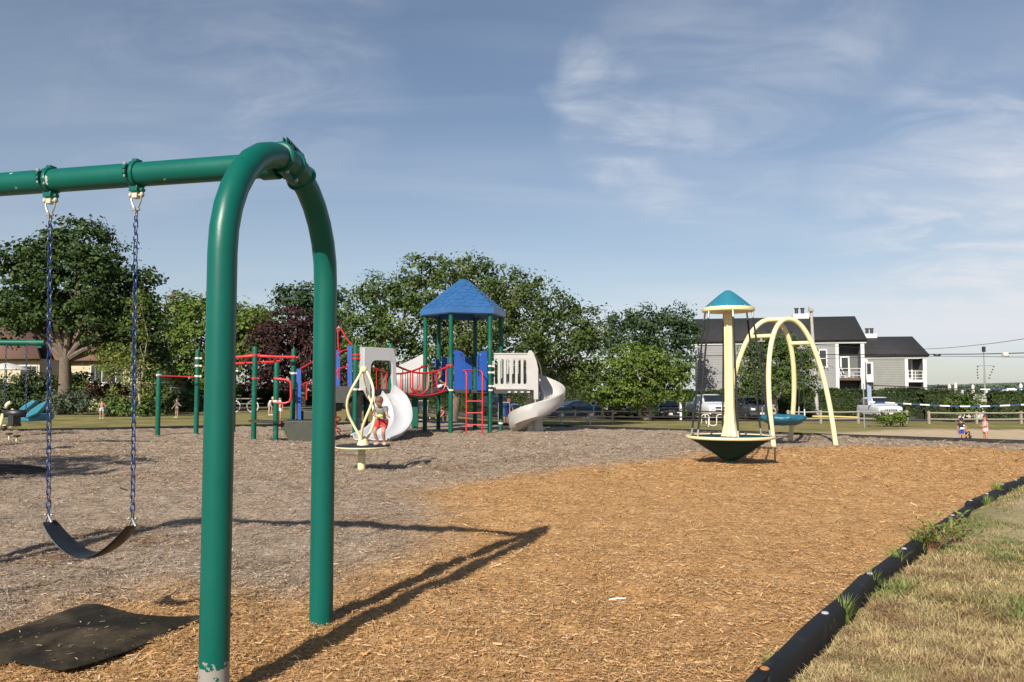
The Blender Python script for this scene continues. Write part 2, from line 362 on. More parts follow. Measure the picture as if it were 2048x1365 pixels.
def ground_mat(name, attr, cols, cols2, scales, bump, bscale, extra=None):
    """two families of colours mixed by a stored mask; each family is a ramp over fine noise"""
    m = bpy.data.materials.new(name); m.use_nodes = True; nt = m.node_tree; nt.nodes.clear(); L = nt.links.new
    out = nd(nt, 'ShaderNodeOutputMaterial'); b = nd(nt, 'ShaderNodeBsdfPrincipled'); b.inputs['Roughness'].default_value = .95; b.inputs['Specular IOR Level'].default_value = .15; L(b.outputs[0], out.inputs[0])
    tc = nd(nt, 'ShaderNodeTexCoord')
    def noise(s, st=(1, 1, 1), rot=0, det=8, ro=.7):
        mp = nd(nt, 'ShaderNodeMapping'); mp.inputs['Scale'].default_value = st; mp.inputs['Rotation'].default_value = (0, 0, R(rot)); L(tc.outputs['Object'], mp.inputs[0])
        n = nd(nt, 'ShaderNodeTexNoise'); n.inputs['Scale'].default_value = s; n.inputs['Detail'].default_value = det; n.inputs['Roughness'].default_value = ro; n.inputs['Distortion'].default_value = .4; L(mp.outputs[0], n.inputs['Vector']); return n.outputs['Fac']
    def ramp(f, cs):
        r = nd(nt, 'ShaderNodeValToRGB'); e = r.color_ramp.elements; k = len(cs)
        while len(e) < k: e.new(.5)
        for i, (p, c) in enumerate(cs): e[i].position = p; e[i].color = (*c, 1)
        L(f, r.inputs[0]); return r.outputs[0]
    n1 = noise(scales[0], (1, .35, 1), 25); n2 = noise(scales[0] * 1.1, (.35, 1, 1), -20); n3 = noise(scales[1], det=6)
    mxx = nd(nt, 'ShaderNodeMath', operation='MAXIMUM'); L(n1, mxx.inputs[0]); L(n2, mxx.inputs[1])
    ad = nd(nt, 'ShaderNodeMath', operation='MULTIPLY_ADD'); L(n3, ad.inputs[0]); ad.inputs[1].default_value = .55; L(mxx.outputs[0], ad.inputs[2])
    sb = nd(nt, 'ShaderNodeMath', operation='SUBTRACT'); L(ad.outputs[0], sb.inputs[0]); sb.inputs[1].default_value = .30
    a1 = ramp(sb.outputs[0], cols); a2 = ramp(sb.outputs[0], cols2)
    at = nd(nt, 'ShaderNodeAttribute', attribute_name=attr); mx = nd(nt, 'ShaderNodeMix', data_type='RGBA'); L(at.outputs['Fac'], mx.inputs['Factor']); L(a1, mx.inputs['A']); L(a2, mx.inputs['B'])
    res = mx.outputs['Result']
    if extra:
        e = noise(extra[0], det=7, ro=.62); mr = nd(nt, 'ShaderNodeMapRange'); mr.inputs['From Min'].default_value = extra[1]; mr.inputs['From Max'].default_value = extra[2]; L(e, mr.inputs['Value'])
        av = nd(nt, 'ShaderNodeMath', operation='SUBTRACT'); av.inputs[0].default_value = 1; L(at.outputs['Fac'], av.inputs[1])
        ml = nd(nt, 'ShaderNodeMath', operation='MULTIPLY'); L(mr.outputs[0], ml.inputs[0]); L(av.outputs[0], ml.inputs[1])
        x2 = nd(nt, 'ShaderNodeMix', data_type='RGBA'); L(ml.outputs[0], x2.inputs['Factor']); L(res, x2.inputs['A']); x2.inputs['B'].default_value = (*extra[3], 1); res = x2.outputs['Result']
    L(res, b.inputs['Base Color'])
    bp = nd(nt, 'ShaderNodeBump'); bp.inputs['Strength'].default_value = bump; bp.inputs['Distance'].default_value = .02; L(sb.outputs[0], bp.inputs['Height']); L(bp.outputs[0], b.inputs['Normal'])
    return m
def wide_grid(ys, half, nx, power=1.0):
    u = np.linspace(-1, 1, nx); X = np.array([u * half(y) for y in ys]); Y = np.repeat(np.array(ys)[:, None], nx, 1); return X, Y
# lawn and terrain, one sheet to the horizon
ys = [-60, -30, -15, -8, -4, -2]; y = -1.0
while y < 45: ys.append(y); y += max(.12, .02 * y)
while y < 1500: ys.append(y); y *= 1.035
X, Y = wide_grid(ys, lambda y: 60 + max(0, y) * 2.2, 561)
Z = vec_terr(X, Y) - .025 + (vnoise(X * .9, Y * .9) - .5) * .05 * (Y < 60)
EDGE = [(-.55, 1.1), (1.06, 3.62), (2.305, 5.46), (4.94, 9.05), (7.45, 12.07), (12.7, 19.56)]
def edge_dist(x, y):
    best = np.full(np.shape(x), 99.)
    for (x1, y1), (x2, y2) in zip(EDGE[:-1], EDGE[1:]):
        dx, dy = x2 - x1, y2 - y1; t = np.clip(((x - x1) * dx + (y - y1) * dy) / (dx * dx + dy * dy), 0, 1); best = np.minimum(best, np.hypot(x - x1 - t * dx, y - y1 - t * dy))
    return best
def bank(x, y): return .05 * np.clip((edge_dist(x, y) - .05) / .22, 0, 1) * (x > 0) * (y < 19) * (y > 1)
PADM = inpoly(X, Y, PAD)
Z += bank(X, Y) * (~PADM); Z -= .12 * PADM
sandm = np.clip(softpoly(X, Y, SAND, 1.3), 0, 1) * .95; sandm = np.maximum(sandm, softpoly(X, Y, BARE, .45) * .7)
lawn_m = ground_mat('dry_lawn', 'sand', [(.30, (.085, .085, .026)), (.45, (.18, .152, .055)), (.58, (.27, .218, .092)), (.75, (.36, .30, .15))], [(.30, (.30, .235, .15)), (.5, (.47, .36, .24)), (.75, (.56, .45, .31))], (22, 1.4), .5, 22, (.35, .47, .66, (.10, .115, .030)))
lawn = tag(grid_mesh('lawn', X, Y, Z, lawn_m, None, {'sand': sandm}), kind='structure')
# bark mulch of the play area
ys = []; y = .8
while y < 33: ys.append(y); y += max(.022, .0105 * y)
X, Y = wide_grid(ys, lambda y: 4 + y * .95, 640)
fresh = softpoly(X, Y, FRESH, .55, 18)
mulch_m = ground_mat('bark_mulch', 'fresh', [(.28, (.11, .08, .056)), (.42, (.24, .185, .135)), (.55, (.35, .275, .207)), (.72, (.50, .42, .335))], [(.28, (.18, .092, .032)), (.42, (.34, .188, .074)), (.56, (.48, .285, .125)), (.72, (.64, .43, .23))], (30, 2.6), .9, 30, (.5, .52, .66, (.20, .125, .075)))
tag(grid_mesh('mulch_ground', X, Y, height(X, Y), mulch_m, inpoly(X, Y, PAD), {'fresh': fresh}), kind='structure')
# loose chips lying on it
def chips(n, d0, d1, lmin, lmax, name, label, tints):
    D = np.exp(rng.uniform(math.log(d0), math.log(d1), n)); x = rng.uniform(-.66, .66, n) * D; k = inpoly(x, D, PAD); D, x = D[k], x[k]; n = len(D)
    f = softpoly(x, D, FRESH, .55, 9); f = np.clip(f + rng.normal(size=n) * .16, 0, 1)
    a = rng.uniform(0, PI, n); ln = rng.uniform(lmin, lmax, n) * np.clip(D / 9, .85, 1.9) * (.6 + .9 * rng.random(n) ** 3) * np.where(rng.random(n) < .012, 2.0, 1.0); wd = ln * rng.uniform(.10, .24, n)
    tz = rng.normal(size=n) * .20; roll = rng.normal(size=n) * .5
    d = np.stack([np.cos(a) * np.cos(tz), np.sin(a) * np.cos(tz), np.sin(tz)], 1); s = np.stack([-np.sin(a), np.cos(a), 0 * a], 1); up = np.cross(d, s); s = s * np.cos(roll)[:, None] + up * np.sin(roll)[:, None]
    c = np.stack([x, D, height(x, D) + .004 + .012 * rng.random(n) + np.abs(np.sin(tz)) * ln * .4], 1)
    l2 = (ln / 2)[:, None]; w2 = (wd / 2)[:, None]; e = rng.uniform(.3, .9, n)[:, None]
    V = np.stack([c - d * l2 - s * w2 * e, c + d * l2 - s * w2, c + d * l2 * .9 + s * w2 * e, c - d * l2 * 1.1 + s * w2], 1)
    o = npmesh(name, V, 4, chip_m, None, (0, 0, 0), {'fresh': f, 'shade': .52 + (rng.random(n) - .5) * np.clip(4.5 / D, .34, .72)}); return tag(o, label, 'mulch', None, 'stuff')
def chip_material():
    m = bpy.data.materials.new('wood_chip'); m.use_nodes = True; nt = m.node_tree; nt.nodes.clear(); L = nt.links.new
    out = nd(nt, 'ShaderNodeOutputMaterial'); b = nd(nt, 'ShaderNodeBsdfPrincipled'); b.inputs['Roughness'].default_value = .85; b.inputs['Specular IOR Level'].default_value = .25; L(b.outputs[0], out.inputs[0])
    s = nd(nt, 'ShaderNodeAttribute', attribute_name='shade'); f = nd(nt, 'ShaderNodeAttribute', attribute_name='fresh')
    rs = []
    for cs in ([(0, (.10, .07, .048)), (.3, (.23, .175, .125)), (.7, (.375, .295, .222)), (1, (.58, .50, .41))], [(0, (.17, .086, .030)), (.3, (.34, .188, .074)), (.7, (.50, .30, .135)), (1, (.70, .49, .28))]):
        r = nd(nt, 'ShaderNodeValToRGB'); e = r.color_ramp.elements; e.new(.5); e.new(.6)
        for i, (p, c) in enumerate(cs): e[i].position = p; e[i].color = (*c, 1)
        L(s.outputs['Fac'], r.inputs[0]); rs.append(r.outputs[0])
    mx = nd(nt, 'ShaderNodeMix', data_type='RGBA'); L(f.outputs['Fac'], mx.inputs['Factor']); L(rs[0], mx.inputs['A']); L(rs[1], mx.inputs['B'])
    n = nd(nt, 'ShaderNodeTexNoise'); n.inputs['Scale'].default_value = 150; hs = nd(nt, 'ShaderNodeHueSaturation'); mr = nd(nt, 'ShaderNodeMapRange'); mr.inputs['To Min'].default_value = .7; mr.inputs['To Max'].default_value = 1.3
    L(n.outputs['Fac'], mr.inputs[0]); L(mr.outputs[0], hs.inputs['Value']); L(mx.outputs['Result'], hs.inputs['Color']); L(hs.outputs[0], b.inputs['Base Color']); return m
chip_m = chip_material()
chips(640000, 3.0, 26, .011, .040, 'wood_chips', 'loose shredded bark chips covering the play area, tan near the camera and grey beyond', None)
# dry grass on the near lawn
def grass():
    n = 760000; D = np.exp(rng.uniform(math.log(2.6), math.log(17), n)); x = rng.uniform(-.2, .68, n) * D; k = ~inpoly(x - .10, D, PAD) & (x > .3); D, x = D[k], x[k]
    dens = vnoise(x * 1.7, D * 1.7) * .6 + vnoise(x * 5, D * 5 + 7) * .4; bare = softpoly(x, D, BARE, .45, 6)
    k = rng.random(len(D)) < np.clip((dens - .12) * 2.8, .25, 1) * (1 - .9 * bare); D, x, dens = D[k], x[k], dens[k]; n = len(D)
    green = np.clip((vnoise(x * 1.3 + 40, D * 1.3) - .40) * 2.6 + (vnoise(x * 6, D * 6) - .5) * 1.2 + rng.normal(size=n) * .15, 0, 1)
    h = rng.uniform(.009, .026, n) * (.5 + dens) * (1 + .6 * green); tall = rng.random(n) < .004; h[tall] *= 3.0
    a = rng.uniform(0, 2 * PI, n); lean = rng.uniform(.7, 4.5, n); w_ = rng.uniform(.0014, .003, n) * (1 + D * .10)
    d = unit(np.stack([np.cos(a) * lean, np.sin(a) * lean, np.ones(n)], 1)); s = np.stack([-np.sin(a), np.cos(a), 0 * a], 1)
    z0 = (vnoise(x * .9, D * .9) - .5) * .05 - .03 + bank(x, D); c = np.stack([x, D, z0], 1)
    H = h[:, None] * 2.0; W = w_[:, None]
    V = np.stack([c - s * W, c + s * W, c + d * H + s * W * .25, c + d * H - s * W * .25], 1)
    m = mat('dry_grass_blade', (.46, .355, .175), .8, .35, 4, tint=(.17, .22, .058), c2=(.31, .20, .10), c2scale=3.5, c2lo=.46, c2hi=.60, trans=.25)
    tag(npmesh('grass', V, 4, m, None, (0, 0, 0), {'tint': green}), 'short dry straw coloured grass with greener tufts beside the black edging', 'grass', None, 'stuff')
grass()
# parking strip in front of the far hedge, and the bay beyond it
def strip(name, pts, dz, m):
    mb = MB(); rows = []
    for a, b in pts:
        rows.append([Vector((a.x + (b.x - a.x) * t, a.y + (b.y - a.y) * t, terr(a.x + (b.x - a.x) * t, a.y + (b.y - a.y) * t) + dz)) for t in [i / 8 for i in range(9)]])
    mb.loft(rows); return tag(mb.build(name, m), kind='structure')
M['asphalt'] = mat('asphalt', (.055, .054, .052), .9, .25, 3, bump=.2, bscale=60)
strip('parking_lot', [(T(px, 62.5), T(px, 70.5)) for px in range(560, 2301, 60)], .02, M['asphalt'])
M['water'] = mat('bay_water', (.05, .09, .12), .15, .2, .2, bump=.3, bscale=.6)
mb = MB(); mb.add([(-900, 132, -2.6), (1800, 132, -2.6), (1800, 1400, -2.6), (-900, 1400, -2.6)], [(0, 1, 2, 3)]); tag(mb.build('water', M['water']), kind='structure')
# ---------------------------------------------------------------- the near swing set
TR = .0635
B1, B2 = G(427, 1380), G(642, 1246)
span = (B2 - B1); sl = span.length; su = span.normalized(); mid = (B1 + B2) / 2
bd = Vector((-.97, .24, 0)).normalized(); ZB = 2.40; BAY = 3.35
swf = thing('swing_set', 'tall green steel arch swing set with a long top beam, nearest the camera', 'swing set', mid)
def arch_pts(c, su, half, zt, n=16, z0=-.03):
    zr = zt - half * 1.08; pts = [c - su * half + Vector((0, 0, z0)), c - su * half + Vector((0, 0, .6)), c - su * half + Vector((0, 0, zr * .8))]
    for i in range(n + 1):
        a = PI - PI * i / n; pts.append(c + su * half * math.cos(a) + Vector((0, 0, zr + half * 1.08 * math.sin(a))))
    return pts + [c + su * half + Vector((0, 0, zr * .8)), c + su * half + Vector((0, 0, .6)), c + su * half + Vector((0, 0, z0))]
greenleg = mat('swing_leg_paint', (.002, .092, .070), .34, .10, 3, spec=.32, bump=.03, bscale=160)
_nt = greenleg.node_tree                       # paint worn off to grey metal at the foot, with chips above it
_b = next(n for n in _nt.nodes if n.type == 'BSDF_PRINCIPLED'); _src = _b.inputs['Base Color'].links[0].from_socket
_g = nd(_nt, 'ShaderNodeNewGeometry'); _sp = nd(_nt, 'ShaderNodeSeparateXYZ'); _nt.links.new(_g.outputs['Position'], _sp.inputs[0])
_n = nd(_nt, 'ShaderNodeTexNoise'); _n.inputs['Scale'].default_value = 26; _n.inputs['Detail'].default_value = 5; _nt.links.new(_g.outputs['Position'], _n.inputs['Vector'])
_m = nd(_nt, 'ShaderNodeMapRange'); _m.inputs['From Min'].default_value = .0; _m.inputs['From Max'].default_value = .46; _m.inputs['To Min'].default_value = .50; _m.inputs['To Max'].default_value = .70; _nt.links.new(_sp.outputs['Z'], _m.inputs[0])
_m0 = nd(_nt, 'ShaderNodeMapRange'); _m0.inputs['From Min'].default_value = .09; _m0.inputs['From Max'].default_value = .14; _m0.inputs['To Min'].default_value = -.2; _m0.inputs['To Max'].default_value = .12; _nt.links.new(_sp.outputs['Z'], _m0.inputs[0])
_a = nd(_nt, 'ShaderNodeMath', operation='ADD'); _nt.links.new(_m.outputs[0], _a.inputs[0]); _nt.links.new(_m0.outputs[0], _a.inputs[1])
_c0 = nd(_nt, 'ShaderNodeMath', operation='GREATER_THAN'); _nt.links.new(_n.outputs['Fac'], _c0.inputs[0]); _nt.links.new(_a.outputs[0], _c0.inputs[1])
_y = nd(_nt, 'ShaderNodeMath', operation='LESS_THAN'); _nt.links.new(_sp.outputs['Y'], _y.inputs[0]); _y.inputs[1].default_value = 4.0
_c = nd(_nt, 'ShaderNodeMath', operation='MULTIPLY'); _nt.links.new(_c0.outputs[0], _c.inputs[0]); _nt.links.new(_y.outputs[0], _c.inputs[1])
_x = nd(_nt, 'ShaderNodeMix', data_type='RGBA'); _nt.links.new(_c.outputs[0], _x.inputs['Factor']); _nt.links.new(_src, _x.inputs['A']); _x.inputs['B'].default_value = (.26, .245, .22, 1); _nt.links.new(_x.outputs['Result'], _b.inputs['Base Color'])
mid2 = mid + bd * BAY
for k, c in enumerate((mid, mid2)):
    mb = MB(); mb.tube(arch_pts(c, su, sl / 2, ZB + .03), TR, 28); mb.build('arch_leg', greenleg, swf)
bA = mid + Vector((0, 0, ZB)); bB = mid2 + Vector((0, 0, ZB))
mb = MB(); mb.tube([bA + bd * .02, bA + bd * .7, bA + bd * 1.7, bA + bd * 2.6, bB - bd * .02], TR, 28); mb.build('beam', M['green'], swf)
up = Vector((0, 0, 1))
def frame3(x, z):
    x = x.normalized(); y = z.cross(x).normalized(); z = x.cross(y); return Matrix((x, y, z)).transposed()
out = -bd
for c in (mid, mid2):
    sgn = 1 if c is mid else -1; o_ = out * sgn
    a = c + Vector((0, 0, ZB + .03)); mb = MB(); zr = ZB + .03 - sl / 2 * 1.08; hr = sl / 2
    def on(t, k=0.0): return c + su * (hr + k) * math.cos(t) + Vector((0, 0, zr + (hr * 1.08 + k) * math.sin(t)))
    seg = lambda lo, hi, n=6: [on(lo + (hi - lo) * i / n) for i in range(n + 1)]
    mb.tube(seg(R(93), R(64)), [TR + .002] + [TR + .007] * 5 + [TR + .002], 28)
    for t0 in (92, 79, 66): mb.tube(seg(R(t0 + 1.6), R(t0 - 1.6), 4), [TR + .004, TR + .016, TR + .018, TR + .016, TR + .004], 28)   # the lips of the clamp halves
    mb.tube([a - o_ * .11 - up * .03, a - o_ * .02 - up * .03], TR + .010, 24)
    tg = (on(R(66)) - on(R(92))).normalized(); nr = tg.cross(o_).normalized(); nr = nr if nr.z > 0 else -nr; Rm = frame3(tg, nr); m0 = on(R(79))
    for k in (-.010, .010): mb.box(m0 + nr * (TR + .024) + o_ * k, (.20, .007, .044), Rm)
    mb.box(on(R(84)) - nr * (TR + .014) + o_ * .012, (.15, .030, .034), Rm)
    col_ = mb.build('arch_collar', M['green'], swf, bevel=.003)
    for q in (-.065, 0, .065): p = m0 + tg * q + nr * (TR + .030); mb = MB(); mb.tube([p - o_ * .022, p + o_ * .022], .008, 8); mb.build('bolt', M['deck'], col_)
    for q in (-.05, .05): p = on(R(84)) + tg * q - nr * (TR + .016) + o_ * .012; mb = MB(); mb.tube([p - o_ * .03, p + o_ * .03], .009, 8); mb.build('bolt', M['steel'], col_)
def beam_at(px, py):                                          # distance along the beam seen at a pixel
    d = ray(px, py); n = Vector((bd.y, -bd.x, 0)); t = n.dot(mid) / n.dot(d); p = d * t; return (Vector((p.x, p.y, 0)) - mid).dot(bd)
fwd = Vector((bd.y, -bd.x, 0)); fwd = fwd if fwd.y < 0 else -fwd   # towards the camera
def hanger_clamp(s):
    c = bA + bd * s; mb = MB()
    mb.tube([c - bd * .020, c - bd * .017, c + bd * .017, c + bd * .020], [TR + .002, TR + .010, TR + .010, TR + .002], 28)
    Rm = frame3(bd, up)
    mb.box(c + fwd * (TR + .012) + bd * .012 + up * .022, (.02, .034, .024), Rm); mb.box(c + fwd * (TR + .012) + bd * .012 - up * .005, (.02, .034, .02), Rm)
    mb.box(c - fwd * (TR + .012) + up * .016, (.02, .034, .04), Rm)
    mb.box(c + up * (TR + .008), (.028, .05, .02), Rm)
    mb.box(c - up * (TR + .014), (.05, .06, .032), Rm); mb.box(c - up * (TR + .02) - bd * .02, (.05, .028, .016), Rm)
    o = mb.build('beam_clamp', M['green'], swf, bevel=.003)
    mb = MB(); p = c + fwd * (TR + .016) + bd * .012; mb.tube([p + up * .05, p + up * .046, p + up * .045, p + up * .032, p + up * .031, p - up * .03], [.006, .006, .011, .011, .006, .006], 8); mb.build('bolt', M['steel'], o)
def chain_links(mb, a, b, pitch=.0345, lw=.012, ll=.024, wr=.0034):
    a, b = Vector(a), Vector(b); t = (b - a).normalized(); n = max(2, int((b - a).length / pitch)); x = Vector((1, .2, 0)); x = (x - t * x.dot(t)).normalized(); y = t.cross(x)
    for i in range(n):
        c = a + (b - a) * ((i + .5) / n); ang = R(45) + (PI / 2) * (i % 2) + .12 * math.sin(i * .9); e = x * math.cos(ang) + y * math.sin(ang)
        pts = []
        for q in range(10):
            p = 2 * PI * q / 10; cx_, sx_ = math.cos(p), math.sin(p)
            pts.append(c + e * cx_ * (lw - wr * .3) + t * (sx_ * (lw - wr * .3) + (ll - lw) * (1 if sx_ >= 0 else -1)))
        mb.tube(pts, wr, 6, closed=True)
def swing(s1, s2, label, zs=.585, sag=.172, slant=0.0, ends_s=None):
    c1, c2 = bA + bd * s1, bA + bd * s2; base = Vector(((c1.x + c2.x) / 2, (c1.y + c2.y) / 2, 0))
    o = thing('swing', label, 'swing', base, 'belt swings on the near green frame')
    for c in (c1, c2): hanger_clamp((c - bA).dot(bd))
    ends = []
    for c, sg in ((c1, -1), (c2, 1)):
        h = MB(); t = c - up * (TR + .045); Rm = frame3(bd, up)
        h.box(t, (.032, .036, .036), Rm); h.tube([t - bd * .034, t + bd * .034], .009, 10); h.ball(t - bd * .034, (.012, .016, .016), 10); h.ball(t + bd * .034, (.012, .016, .016), 10)
        hb = h.build('hanger', M['hanger'], o, bevel=.004)
        h = MB(); h.tube([t - bd * .032, t - bd * .027 - up * .035, t - bd * .008 - up * .078, t + bd * .008 - up * .078, t + bd * .027 - up * .035, t + bd * .032], .0055, 8)
        h.tube([t - up * .078 - bd * .022, t - up * .078 + bd * .022], .006, 8); h.tube([t - up * .065 - fwd * .012, t - up * .11 - fwd * .008, t - up * .11 + fwd * .008, t - up * .065 + fwd * .012], .0055, 8); h.build('shackle', M['steel'], hb)
        e = (mid + bd * ends_s[(sg + 1) // 2] if ends_s else base + (c - up * c.z - base)) + up * (zs + slant * sg); top = t - up * .10; m_ = MB(); chain_links(m_, top, e + up * .03); m_.build('chain', M['chain'], o); ends.append(e)
    a, b = ends; mb = MB(); rows = []; N = 18; W = .075
    for i in range(N + 1):
        q = i / N; p = a + (b - a) * q; sgz = -sag * math.sin(PI * q) ** .85 * (1.05 - .1 * q); p = p + up * (sgz); wv = W * (.62 + .38 * math.sin(PI * q) ** .5)
        rows.append([p + fwd * wv * k + up * (.010 * (1 - abs(k)) * -1) for k in (-1, -.5, 0, .5, 1)])
    mb.loft(rows); st = mb.build('seat', M['seat'], o, solid=.010, subd=1)
    for e, sg in ((a, -1), (b, 1)):
        mb = MB(); mb.tube([e - up * .012 - bd * .02, e + up * .022, e + up * .03, e - up * .012 + bd * .02], .006, 8)
        for k in (-1, 1): mb.ball(e + up * .026 + bd * .02 * k, .008, 8)
        mb.build('seat_clip', M['steel'], st)
s1, s2 = beam_at(273, 380), beam_at(101, 396)
swing(s1, s2, 'black belt swing on blue chains hanging in full view beside the near green arch', ends_s=(beam_at(265, 1040), beam_at(97, 1036)))
swing(s1 + (s2 - s1) * 2.7, s1 + (s2 - s1) * 3.7, 'black belt swing at the outer end of the near green beam, showing only its shadow')
# ---------------------------------------------------------------- rubber mats
def rubber_mat(back, front, zb, zf, label):
    mb = MB(); rows = []
    for (bx, by), (fx, fy), z1, z2 in zip(back, front, zb, zf):
        p, q = G(bx, by, z1), G(fx, fy, z2); r = []
        for k in range(9):
            t = k / 8; c = p.lerp(q, t); c.z = z1 * (1 - t) + z2 * t + .03 * math.sin(PI * t) * (.4 + .6 * math.sin(len(rows) * 1.3) ** 2); r.append(c)
        rows.append(r)
    mb.loft(rows); o = mb.build('rubber_mat', M['matrubber'], None, rows[len(rows) // 2][4], solid=.016, subd=2); return tag(o, label, 'rubber mat', 'rubber mats under the swings')
rubber_mat([(-230, 1345), (-60, 1292), (0, 1268), (90, 1237), (150, 1213), (183, 1206), (215, 1212), (265, 1230), (330, 1236), (400, 1238), (470, 1230)],
           [(-240, 1360), (-60, 1352), (0, 1324), (60, 1330), (115, 1346), (165, 1334), (230, 1314), (300, 1287), (345, 1266), (400, 1248), (470, 1234)],
           [.02, .02, .03, .04, .055, .06, .055, .052, .05, .045, .035], [.0, .0, .0, .005, .005, .005, .008, .012, .02, .025, .02], 'large worn black rubber mat with curled edges under the near belt swing')
rubber_mat([(-260, 940), (-180, 932), (-60, 929), (30, 929), (70, 932), (88, 937), (94, 941)], [(-260, 946), (-180, 952), (-60, 954), (30, 953), (70, 949), (88, 944), (94, 942)],
           [.03, .05, .06, .06, .05, .04, .03], [.02] * 7, 'black rubber mat lying in the tree shade under the toddler swing')
# ---------------------------------------------------------------- edging timbers
PROF = [(-.048, -.12), (-.048, .042), (-.038, .064), (-.018, .072), (.018, .072), (.038, .064), (.048, .042), (.048, -.12)]
capn = 0
def timber(a, b, label, group, caps=0, wob=0.0, capcol=None):
    a, b = Vector(a), Vector(b); d = (b - a); Ld = d.length; d.normalize(); n = Vector((-d.y, d.x, 0)); root = None; mb = MB(); rows = []
    def prof(t, k, dz): return [a + d * t + n * x * k + up * (z * (k if z > 0 else 1) + dz) for x, z in PROF]
    tilt = wob * random.uniform(-1, 1); J = lambda t: .006 * math.sin(t * 5 + a.x * 9)
    dz1 = random.uniform(-.010, .006) if wob else 0
    ts = [0.0, .01, .035] + [Ld * i / 6 for i in range(1, 6)] + [Ld - .03, Ld - .006, Ld]; ks = [.72, .9, 1] + [1] * 5 + [1, .93, .85]
    for t, k in zip(ts, ks): rows.append([p + n * J(t) * (1 if wob else 0) for p in prof(t, k, dz1 + tilt * t)])
    for r in (rows[0], rows[-1]): pass
    mb.loft(rows); m = len(PROF); nv = len(rows) * m; mb.f += [tuple(range(m)), tuple(range(nv - 1, nv - m - 1, -1))]; mb.mi += [0, 0]
    if caps: mb.box(a - d * .02 + up * .045, (.16, .06, .022), math.atan2(d.y, d.x))
    root = mb.build('edging_timber', M['timber'], None, (a.x, a.y, 0), smooth=35); tag(root, label, 'edging timber', group)
    if caps:
        spots = [(.06, capcol or 'capo'), (Ld * .5, 'capw')]
        for t, cc in spots:
            c = MB(); p = a + d * t + up * (.073 + dz1 + tilt * t); c.lathe([(.016, -.01), (.020, 0), (.020, .003), (.014, .008), (.004, .010)], p, 16); c.build('spike_cap', M[cc], root)
line = [(-.95, .35), (1.06, 3.62), (2.305, 5.46), (3.62, 7.25), (4.94, 9.05), (6.2, 10.6), (7.45, 12.07), (8.7, 13.8), (10.0, 15.7), (11.3, 17.5), (12.7, 19.56)]
labs = ['black edging timber running out of the bottom edge of the photo beside the dry grass', 'nearest whole black edging timber, orange cap near one end and pale cap halfway',
        'second whole black edging timber from the camera, starting at the pale cap by green tufts', 'black edging timber passing the tall leafy weed', 'black edging timber beside the bare sandy patch, just beyond the leafy weed',
        'black edging timber of the right hand row that reaches the right edge of the photo'] + ['black edging timber of the right hand row outside the frame'] * 5
segs = list(zip(line[:-1], line[1:]))
segs = [((-.20, 1.75), (1.06, 3.62))] + segs[1:]
for i, (a, b) in enumerate(segs): timber((*a, 0), (*b, 0), labs[i], 'black edging timbers', 1 if i < 7 else 0, .02, 'capo' if i in (1, 3) else 'capw')
def row(pts, label):
    for p, q in zip(pts[:-1], pts[1:]):
        p, q = Vector((*p, 0)), Vector((*q, 0)); n = max(1, round((q - p).length / 2.13))
        for i in range(n): timber(p.lerp(q, i / n), p.lerp(q, (i + 1) / n), label, 'black edging timbers')
row([(12.7, 19.56), (-3.5, 32.6)], 'black edging timber of the far row running right from behind the blue roofed tower')
row([(-3.5, 32.6), (-9, 28.9), (-14.9, 25.7), (-23, 20.8)], 'black edging timber of the far row running left from behind the slides')
# ---------------------------------------------------------------- weeds along the edging
M['weed'] = mat('weed_leaf', (.17, .25, .045), .6, .25, 8, tint=(.30, .33, .10), trans=.3)
M['stem'] = mat('weed_stem', (.22, .10, .05), .7, .2, 9)
def leafy_weed(base, h, n, label, spread=.5):
    o = thing('leafy_weed', label, 'weed', base); Ls = []; mb = MB()
    for i in range(n):
        a = random.uniform(0, 2 * PI); tip = Vector(base) + Vector((math.cos(a) * spread * random.uniform(.2, 1), math.sin(a) * spread * random.uniform(.2, 1), h * random.uniform(.55, 1.05)))
        p0 = Vector(base) + Vector((random.uniform(-.04, .04), random.uniform(-.04, .04), 0)); m_ = p0.lerp(tip, .5) + up * h * .12; pts = [p0, m_, tip]; mb.tube(pts, [.004, .003, .0015], 5)
        for k in range(15):
            t = random.uniform(.25, 1); c = (p0.lerp(m_, t * 2) if t < .5 else m_.lerp(tip, t * 2 - 1)); d = Vector((random.gauss(0, 1), random.gauss(0, 1), random.uniform(.1, 1.1))).normalized()
            ln = random.uniform(.035, .075); s = d.cross(Vector((random.random(), random.random(), random.random()))).normalized() * ln * .13
            Ls.append([c, c + d * ln * .45 + s, c + d * ln - up * ln * .15, c + d * ln * .45 - s])
    mb.build('stem', M['stem'], o); V = np.array([[list(p) for p in q] for q in Ls]); npmesh('leaves', V, 4, M['weed'], o, None, {'tint': rng.random(len(V))})
leafy_weed(G(1870, 1106, -.02), .30, 15, 'tall bushy green weed with narrow leaves growing over the black edging', .27)
leafy_weed(G(1915, 1095, -.02), .20, 8, 'low pale green weed with reddish stems beside the taller bushy weed', .22)
